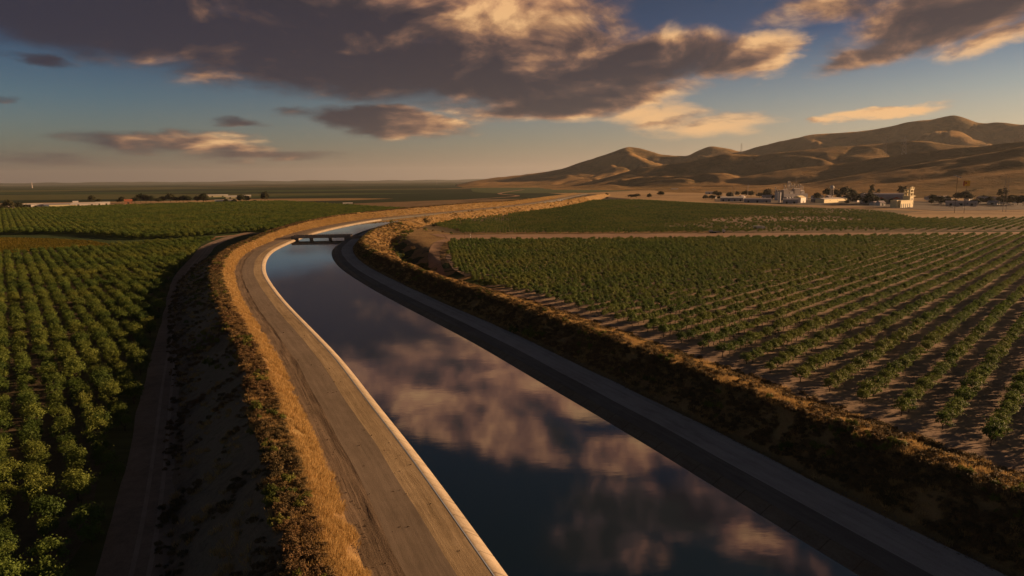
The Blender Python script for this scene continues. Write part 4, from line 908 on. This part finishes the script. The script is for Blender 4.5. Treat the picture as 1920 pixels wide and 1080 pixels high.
# white cars in the town, copied from one built with its parts
def make_car(loc, rz, paint, label, group=None):
    t = empty('parked_car', loc, rz, label, 'car', group)
    prof_ = [(-2.2, 0.35), (-2.25, 0.8), (-1.3, 0.95), (-0.6, 1.45), (0.9, 1.48), (1.7, 1.0), (2.2, 0.9), (2.25, 0.4)]
    n_ = len(prof_); MB().add([(p[0], -0.88, p[1]) for p in prof_]+[(p[0], 0.88, p[1]) for p in prof_], [tuple(range(n_)), tuple(range(2*n_-1, n_-1, -1))]+[(i, n_+i, n_+(i+1) % n_, (i+1) % n_) for i in range(n_)]).build('body', M[paint], t)
    for s_ in (-1, 1): MB().add([(-0.95, s_*0.9, 1.0), (-0.5, s_*0.9, 1.38), (0.85, s_*0.9, 1.4), (1.35, s_*0.9, 1.02)], [(0, 1, 2, 3)]).build('window', M['glass'], t)
    for xx in (-1.4, 1.4):
        for s_ in (-1, 1): MB().bar((xx, s_*0.72, 0.33), (xx, s_*0.93, 0.33), 0.33, 0.33, 10).build('wheel', M['tire'], t)
    return t
car0 = None
for px, py, r_ in [(1758, 384.5, .2), (1763, 383.5, .4), (1768, 379.5, 0), (1771, 378.5, 1.2), (1780, 388.5, .1), (1784, 389, .9), (1787, 390, .9), (1795, 389, 0), (1801, 388, .1), (1806, 390, 1.0), (1822, 388.5, .05), (1827, 388.5, .05), (1852, 382.5, 0), (1858, 382.5, 0), (1867, 386, .1), (1877, 386, .8), (1886, 386.5, 1.2), (1892, 385, 0), (1898, 385, 0)]:
    x, y, z = place(px, py)
    if car0 is None: o = car0 = make_car((x, y, z+0.55), face(x, y)+r_, 'white', 'white car parked on the paved yard right of the cream tower', 'white cars on the yard')
    else: o = copy_tree(car0); o.location = (x, y, z+0.55); o.rotation_euler = (0, 0, face(x, y)+r_)
def truck(px, py, label, cargo, paint, rot=0.0, name='truck'):
    x, y, z = place(px, py); t = empty(name, (x, y, z+0.2), face(x, y)+rot, label, 'truck')
    MB().box(1.6, 3.6, -1.1, 1.1, 0.6, 2.0).add([(1.6, -1.1, 2.003), (3.1, -1.1, 2.003), (3.1, 1.1, 2.003), (1.6, 1.1, 2.003), (1.7, -1.0, 2.9), (2.7, -1.0, 2.9), (2.7, 1.0, 2.9), (1.7, 1.0, 2.9)], [(4, 5, 6, 7), (0, 1, 5, 4), (1, 2, 6, 5), (2, 3, 7, 6), (3, 0, 4, 7)]).build('cab', M[paint], t)
    if cargo: MB().box(-5.4, 1.3, -1.2, 1.2, 1.0, cargo).build('cargo_box', M[paint], t)
    MB().box(-5.5, 1.5, -1.1, 1.1, 0.75, 0.95).build('chassis', M['dark'], t)
    for xx in (-4.6, -3.5, 2.6):
        for s_ in (-1, 1): MB().bar((xx, s_*0.85, 0.5), (xx, s_*1.13, 0.5), 0.5, 0.5, 10).build('wheel', M['tire'], t)
    return t
truck(1426, 431, 'white truck with its load box parked at the orchard side of the dirt road', 3.0, 'white', 0.1)
truck(1350, 437.5, 'grey flatbed truck standing across the pale dirt road', 0, 'silver', 0.15)
x, y, z = place(1339, 437.5); t = empty('trailer', (x, y, z+0.2), face(x, y)+0.15, 'low blue grey trailer behind the grey flatbed truck', 'trailer')
MB().box(-4, 4, -1.2, 1.2, 0.9, 1.15).build('bed', M['blue_paint'], t); MB().box(-3.6, -1, -1.1, 1.1, 1.153, 2.3).build('load', M['grey_wall'], t)
for xx in (-2.6, -1.4):
    for s_ in (-1, 1): MB().bar((xx, s_*0.9, 0.45), (xx, s_*1.2, 0.45), 0.45, 0.45, 10).build('wheel', M['tire'], t)

# poles, masts, signs, pylons
x, y, z = place(882, 453); t = empty('utility_post', (x, y, z), face(x, y), 'white post with a crossbar beside the pale dirt road', 'post')
MB().bar((0, 0, -0.2), (0, 0, 5.2), 0.16, 0.14, 8).build('post', M['white'], t); MB().box(-1.7, 1.0, -0.08, 0.08, 3.9, 4.1).build('crossbar', M['white'], t)
x, y, z = place(872, 455); t = empty('utility_post', (x, y, z), face(x, y), 'thin grey wooden post left of the white post with a crossbar', 'post'); MB().bar((0, 0, -0.2), (0, 0, 6.2), 0.11, 0.09, 7).build('post', M['wood'], t)
x, y, z = place(400, 449, side=0.0); t = empty('utility_box', (x, y, z), face(x, y), 'reddish brown box at the bend of the left farm road', 'box'); MB().box(-1.4, 1.4, -1, 1, -0.1, 2.0).build('body', M['brick'], t); MB().box(-1.6, 1.6, -1.2, 1.2, 2.003, 2.25).build('lid', M['wood'], t)
def mast(px, ytop, dist, label, r=0.25, lattice=False, base=None, name='mast', group=None, arms=0):
    a = math.atan((px-960)/F); x, y = dist*math.sin(a), dist*math.cos(a); zb = hill_z(x, y) if base is None else base
    hor = 337.5-(px-960)*0.00785; zt = CAMZ-(ytop-hor)/F*y; h = max(8, zt-zb)
    t = empty(name, (x, y, zb-0.5), face(x, y), label, 'pylon' if lattice else 'mast', group)
    if not lattice: MB().bar((0, 0, 0), (0, 0, h), r, r*0.5, 6).build('pole', M['steel'], t)
    else:
        m_ = MB(); b = h*0.11; n_ = 7
        for sx in (-1, 1):
            for sy in (-1, 1): m_.bar((sx*b, sy*b, 0), (sx*b*0.16, sy*b*0.16, h), r, r*0.7, 4)
        for k in range(n_):
            z0, z1 = h*k/n_, h*(k+1)/n_; b0, b1 = b*(1-0.84*k/n_), b*(1-0.84*(k+1)/n_)
            for sy in (-1, 1): m_.bar((-b0, sy*b0, z0), (b1, sy*b1, z1), r*0.6, None, 4); m_.bar((b0, sy*b0, z0), (-b1, sy*b1, z1), r*0.6, None, 4)
        m_.build('tower_frame', M['steel'], t)
        for k in range(arms): zz = h*(0.97-0.13*k); MB().bar((-h*0.13, 0, zz), (h*0.13, 0, zz), r*0.8, None, 4).build('crossarm', M['steel'], t)
    return t
mast(1648, 256, 3900, 'lattice pylon on the golden spur left of its taller twin', 0.5, True, name='pylon', arms=3)
mast(1684, 257, 3700, 'taller lattice pylon standing right on the golden spur', 0.6, True, name='pylon', arms=3)
mast(1384, 271, 6300, 'far pylon in the saddle between two dark peaks', 0.8, True, name='pylon', arms=3)
mast(1271, 288, 6300, 'tiny mast on the ridge right of the first peak', 0.7)
mast(1898, 238, 3250, 'thin pylon on the ridge at the right edge', 0.5, True, name='pylon', arms=3)
mast(822, 326, 7500, 'lone thin mast on the flat horizon', 1.1, base=0.0)
mast(1488, 333, 1330, 'thin tall mast above the process plant', 0.3, base=4.0)
mast(1635, 334, 1020, 'thin mast beside the dark cypress', 0.25, base=4.5)
mast(1877, 330, 980, 'left of two thin pale masts over the twin cypress trees', 0.25, base=4.5)
mast(1883, 331, 980, 'right of two thin pale masts over the twin cypress trees', 0.25, base=4.5)
for k, (px, yt) in enumerate([(1370, 344), (1376, 347), (1400, 343), (1399, 347), (1418, 352), (1446, 352), (1458, 350)]): mast(px, yt, 1500+30*k, 'thin pole in the line of poles behind the white sheds', 0.3, base=4.5, group='poles behind the sheds')
mast(72, 341.5, 9000, 'small dark tower on the far left horizon', 5.0, base=0.0)
def sign_pole(px, py, dist, w, h, mat, label, tilt=0.0, dot=False):
    a = math.atan((px-960)/F); x, y = dist*math.sin(a), dist*math.cos(a); hor = 337.5-(px-960)*0.00785; zc = CAMZ-(py-hor)/F*y
    t = empty('tall_sign', (x, y, 4.5), face(x, y), label, 'sign')
    MB().bar((0, 0.6, -0.5), (0, 0.6, zc-4.5), 0.22, 0.16, 6).build('pole', M['wood'], t)
    c, s = math.cos(tilt), math.sin(tilt); z0 = zc-4.5
    V_ = [(sx*w/2*c-sz*h/2*s, yy, z0+sx*w/2*s+sz*h/2*c) for yy in (-0.2, 0.3) for sx, sz in ((-1, -1), (1, -1), (1, 1), (-1, 1))]
    p = MB().add(V_, [(0, 1, 2, 3), (7, 6, 5, 4), (0, 4, 5, 1), (1, 5, 6, 2), (2, 6, 7, 3), (3, 7, 4, 0)]).build('panel', M[mat], t)
    if dot: MB().box(-w*0.5, -w*0.32, -0.26, -0.203, z0-h*0.5, z0+h*0.42).box(-w*0.2, w*0.02, -0.26, -0.203, z0-h*0.1, z0+h*0.2).build('emblem', M['red'], p)
sign_pole(1805, 343.5, 930, 6.2, 5.8, 'yellow', 'square yellow and red sign on a tall pole over the town', 0.0, True)
sign_pole(1787, 331, 930, 8.0, 1.4, 'white', 'narrow tilted white sign left of the square yellow one', -0.38)
# fence along the dirt road edge of the upper orchard
t = empty('post_row', (0, 0, 0), 0, 'row of short wooden posts along the near edge of the dirt road', 'fence')
pts_ = [(x_, 470.5-0.005*x_) for x_ in range(0, 420, 14)]
g = MB()
for x_, y_ in pts_:
    z_ = gz(x_, y_); g.bar((x_, y_, z_-0.1), (x_, y_, z_+1.3), 0.08, 0.07, 5)
g.build('posts', M['wood'], t)
# haze ------------------------------------------------------------------
hz = MB().box(-46000, 46000, -7000, 46500, -40, 900).build('haze', M['white']); hz.data.materials.clear()
hm = newmat('air_haze'); ntv, NV = nodes(hm)
pv = NV('ShaderNodeVolumePrincipled', inp={'Color': (0.82, 0.84, 0.88, 1), 'Density': HAZE, 'Anisotropy': 0.3})
ov = NV('ShaderNodeOutputMaterial'); ntv.links.new(pv.outputs[0], ov.inputs['Volume']); hz.data.materials.append(hm); tag(hz, kind='stuff')
# ------------------------------------------------------------------ sky with clouds
W = D.worlds.new('World'); S.world = W; W.use_nodes = True
nt = W.node_tree; nt.nodes.clear()
def N(t, **k):
    n = nt.nodes.new(t)
    for a, b in k.items():
        if a == 'inp':
            for i, v in b.items():
                if isinstance(v, bpy.types.NodeSocket): nt.links.new(v, n.inputs[i])
                else: n.inputs[i].default_value = v
        else: setattr(n, a, b)
    return n
tc = N('ShaderNodeTexCoord').outputs['Generated']
sky = N('ShaderNodeTexSky', sky_type='NISHITA', sun_disc=False, sun_elevation=math.radians(SUN_EL), sun_rotation=math.radians(SUN_AZ), altitude=100, air_density=1.2, dust_density=2.2, ozone_density=2.0)
sep = N('ShaderNodeSeparateXYZ', inp={0: tc})
az = math_(N, 'MULTIPLY', math_(N, 'ARCTAN2', sep.outputs[0], sep.outputs[1]), 57.29578)
el = math_(N, 'MULTIPLY', math_(N, 'ARCSINE', sep.outputs[2]), 57.29578)
P0 = N('ShaderNodeCombineXYZ', inp={0: az, 1: el}).outputs[0]
# noise frame: clouds flatten towards the horizon
eln = math_(N, 'MULTIPLY', math_(N, 'LOGARITHM', math_(N, 'ADD', math_(N, 'MAXIMUM', el, 0.0), 4.0), 2.71828), 4.6)
dn = math_(N, 'DIVIDE', 9.0, math_(N, 'ADD', math_(N, 'MAXIMUM', el, 0.0), 5.0))
PN = N('ShaderNodeCombineXYZ', inp={0: math_(N, 'MULTIPLY', az, 0.16), 1: eln, 2: 1.7}).outputs[0]
def nz(vec, sc, det, ro, di=0.0, out=0): return N('ShaderNodeTexNoise', inp={'Vector': vec, 'Scale': sc, 'Detail': det, 'Roughness': ro, 'Distortion': di}).outputs[out]
# domain warp of the blob frame
wv = N('ShaderNodeVectorMath', operation='SUBTRACT', inp={0: nz(PN, 1.1, 5, 0.6, 0, 1), 1: (0.5, 0.5, 0.5)}).outputs[0]
wv = N('ShaderNodeVectorMath', operation='MULTIPLY', inp={0: wv, 1: (7.0, 2.0, 0)}).outputs[0]
PW = N('ShaderNodeVectorMath', operation='ADD', inp={0: P0, 1: wv}).outputs[0]
def blobs(L, src, soft=1.0):
    acc = None
    for (a, e, ra, re, rot, w) in L:
        mp = N('ShaderNodeMapping', vector_type='TEXTURE', inp={'Vector': src, 'Location': (a, e, 0), 'Rotation': (0, 0, math.radians(rot)), 'Scale': (ra*1.35, re*1.35, 1)}).outputs[0]
        ln = N('ShaderNodeVectorMath', operation='LENGTH', inp={0: mp}).outputs[1]
        b = N('ShaderNodeMapRange', interpolation_type='SMOOTHSTEP', inp={0: ln, 1: 1.1, 2: 0.15, 3: 0.0, 4: w}).outputs[0]
        acc = b if acc is None else math_(N, 'MAXIMUM', acc, b)
    return acc
ALPHA = [(-29.34,11.35,12.5,3.0,-6,1),(-18.11,9.82,18,3.1,-8,1),(-2.38,13.13,10.5,4.2,0,1),(1.5,10.8,8,3.0,0,1),(-3.31,8.78,14.5,3.1,-6,1),(9.54,8.78,10.45,2.3,4,1),(18.42,9.16,4.0,1.7,10,1),(6.18,6.22,10.81,1.44,5,.9),
 (31.5,11.4,7.5,2.9,12,1),(25.5,11.8,4.5,1.4,0,.75),(27.82,8.83,4.51,1.2,12,.8),(34.65,8.99,4.13,.99,15,.7),(21.33,11.38,4.31,1.0,0,.4),(-9.82,4.84,7.4,1.15,-4,1),(-16.79,5.56,2.42,.5,0,.6),(-21.13,4.47,2.7,.47,0,.6),
 (-25.3,2.9,8,.9,-2,.75),(-19.36,2.0,7.4,.65,0,.7),(16.66,4.1,5.06,1.2,0,.6),(12.54,5.04,4.08,1.2,0,.6),(27.77,4.64,4.26,.5,3,.85),(24.65,4.22,1.8,.35,0,.7),(-34.92,5.59,1.8,.35,0,.6),(-33.93,8.21,2.43,.6,-8,.7),(-33.66,1.78,5.15,.43,0,.4),
 (-11.76,13.0,14.5,3.0,0,1),(-30,14,12,3.5,0,1),(-2.83,16.08,15.0,3.8,0,1),(-3.5,19.8,9.5,2.8,20,1),(6.5,17.0,8.5,2.6,0,1),(10.15,22.6,5.6,1.7,0,.85),(13.46,26.6,10.0,2.6,0,.9),(21.46,28.7,4.6,1.5,0,.9),(8.5,29.5,7,2.4,0,.8),
 (-60,22,20,6,10,.9),(-50,40,24,7,-20,.8),(60,30,18,6,30,.8),(20,48,30,7,0,.7),(110,25,30,7,0,.7),(-120,25,35,9,0,.8),(170,35,30,10,0,.8),(75,7,14,1.4,0,.6)]
LIT = [(20.0,9.2,3.6,2.4,0,1),(15.79,5.95,7.7,1.5,8,.85),(-2.38,13.13,3.83,2.0,0,.8),(1.87,11.15,5.5,3.4,0,.7),(-6.84,4.85,5.2,1.17,0,.75),(32.38,7.71,6.27,1.0,14,1),(27.77,4.64,5.19,.75,0,1),(16.66,3.9,6.19,2.0,0,.9),
 (-23.85,3.1,6.5,.8,0,.85),(12.37,11.22,9.36,.96,0,.5),(9.63,4.07,8.23,1.25,0,.7),(-3.84,20.3,8.0,2.6,20,1),(5.49,18.7,5.47,1.96,0,.5),(10.14,22.4,4.93,1.69,0,.6),(21.44,28.33,3.27,1.31,0,.8),(-5.07,14.6,10,1.6,0,.6),(1.79,16.4,10,2.6,0,.6)]
dens = blobs(ALPHA, PW)
n1 = nz(PN, 0.85, 7, 0.57, 0.3)
PN2 = N('ShaderNodeVectorMath', operation='ADD', inp={0: PN, 1: (0.16, -0.14, 0.0)}).outputs[0]
n1b = nz(PN2, 0.85, 7, 0.57, 0.3)
dd = math_(N, 'ADD', dens, math_(N, 'MULTIPLY', math_(N, 'SUBTRACT', n1, 0.5), 1.15))
cover = N('ShaderNodeMapRange', interpolation_type='SMOOTHSTEP', inp={0: dd, 1: 0.15, 2: 0.75, 3: 0, 4: 1}).outputs[0]
core = N('ShaderNodeMapRange', interpolation_type='SMOOTHSTEP', inp={0: dd, 1: 0.45, 2: 1.25, 3: 0, 4: 1}).outputs[0]
lit = blobs(LIT, PW)
rel = math_(N, 'MULTIPLY', math_(N, 'SUBTRACT', n1, n1b), 3.0)          # side of each billow towards the sun
lt = math_(N, 'ADD', math_(N, 'MULTIPLY', lit, 0.85), rel)
lt = math_(N, 'ADD', lt, math_(N, 'MULTIPLY', math_(N, 'SUBTRACT', 0.55, core), 0.45))
lt = math_(N, 'ADD', lt, maprange(N, az, -36, 20, -0.28, 0.17))
lt = math_(N, 'ADD', lt, math_(N, 'MULTIPLY', math_(N, 'SUBTRACT', nz(PN2, 0.5, 4, 0.6, 0.6), 0.5), 1.5))
lt = math_(N, 'ADD', lt, math_(N, 'ADD', maprange(N, el, 12, 16, 0.0, 0.20), maprange(N, el, 19, 26, 0.0, -0.30)), clamp=True)
ccol = ramp(N, lt, CLOUD_RAMP := [(0.0, (0.020, 0.018, 0.026)), (0.25, (0.052, 0.034, 0.034)), (0.45, (0.13, 0.070, 0.050)), (0.7, (0.30, 0.155, 0.078)), (1.0, (0.60, 0.345, 0.155))])
ccol2 = ramp(N, lt, [(0.0, (0.018, 0.017, 0.020)), (0.3, (0.065, 0.042, 0.042)), (0.55, (0.20, 0.095, 0.068)), (0.8, (0.42, 0.20, 0.105)), (1.0, (0.58, 0.31, 0.14))])
ccol = mixc(N, maprange(N, el, 12.5, 15.5), ccol, ccol2)
ccol = mixc(N, math_(N, 'MULTIPLY', maprange(N, az, -4, -36, 0.0, 0.62), maprange(N, lt, 0.5, 0.0)), ccol, (0.012, 0.017, 0.036))
# clear sky: the sky model, deepened overhead
base = N('ShaderNodeVectorMath', operation='SCALE', inp={0: sky.outputs[0], 'Scale': SKYK}).outputs[0]
tint = ramp(N, maprange(N, el, 0, 30), SKY_TINT)
clear = mixc(N, 1.0, base, tint, 'MULTIPLY')
# warm veil low in the sky, stronger to the right where the sun is
veil = math_(N, 'MULTIPLY', N('ShaderNodeMapRange', interpolation_type='SMOOTHSTEP', inp={0: el, 1: 11.0, 2: -1.0, 3: 0, 4: 1}).outputs[0], maprange(N, az, -30, 45, 0.0, 0.62))
clear = mixc(N, veil, clear, VEIL)
low = math_(N, 'MULTIPLY', N('ShaderNodeMapRange', interpolation_type='SMOOTHSTEP', inp={0: el, 1: 3.5, 2: -0.5, 3: 0, 4: 1}).outputs[0], 0.55)
clear = mixc(N, low, clear, mixc(N, maprange(N, az, -36, 36), LOWL, LOWR))
col = mixc(N, math_(N, 'MULTIPLY', cover, 0.96), clear, ccol)
bg = N('ShaderNodeBackground', inp={0: col, 1: WS})
N('ShaderNodeOutputWorld', inp={0: bg.outputs[0]})
W.cycles.sampling_method = 'MANUAL'; W.cycles.sample_map_resolution = 512

sun = D.lights.new('sun', 'SUN'); sun.energy = SUNE; sun.angle = math.radians(0.6); sun.color = SUNC
so = D.objects.new('sun', sun); COL.objects.link(so)
sa, se = math.radians(SUN_AZ), math.radians(SUN_EL)
sd = Vector((math.sin(sa)*math.cos(se), math.cos(sa)*math.cos(se), math.sin(se)))
so.rotation_euler = sd.to_track_quat('Z', 'Y').to_euler(); so.location = sd*400

cam = D.cameras.new('camera'); co = D.objects.new('camera', cam); COL.objects.link(co); S.camera = co
cam.lens = 24.0; cam.sensor_width = 36.0; cam.clip_end = 90000; cam.clip_start = 0.5
co.matrix_world = Matrix.Translation((0, 0, CAMZ)) @ Matrix.Rotation(math.pi/2-PITCH, 4, 'X') @ Matrix.Rotation(-ROLL, 4, 'Z')
S.view_settings.view_transform = 'Standard'; S.view_settings.look = 'None'; S.view_settings.gamma = 1.0; S.view_settings.exposure = EXPO
S.render.engine = 'CYCLES'; S.cycles.max_bounces = 4; S.cycles.volume_bounces = 0; S.cycles.diffuse_bounces = 2; S.cycles.transmission_bounces = 2
S.render.resolution_x = 1024; S.render.resolution_y = 576
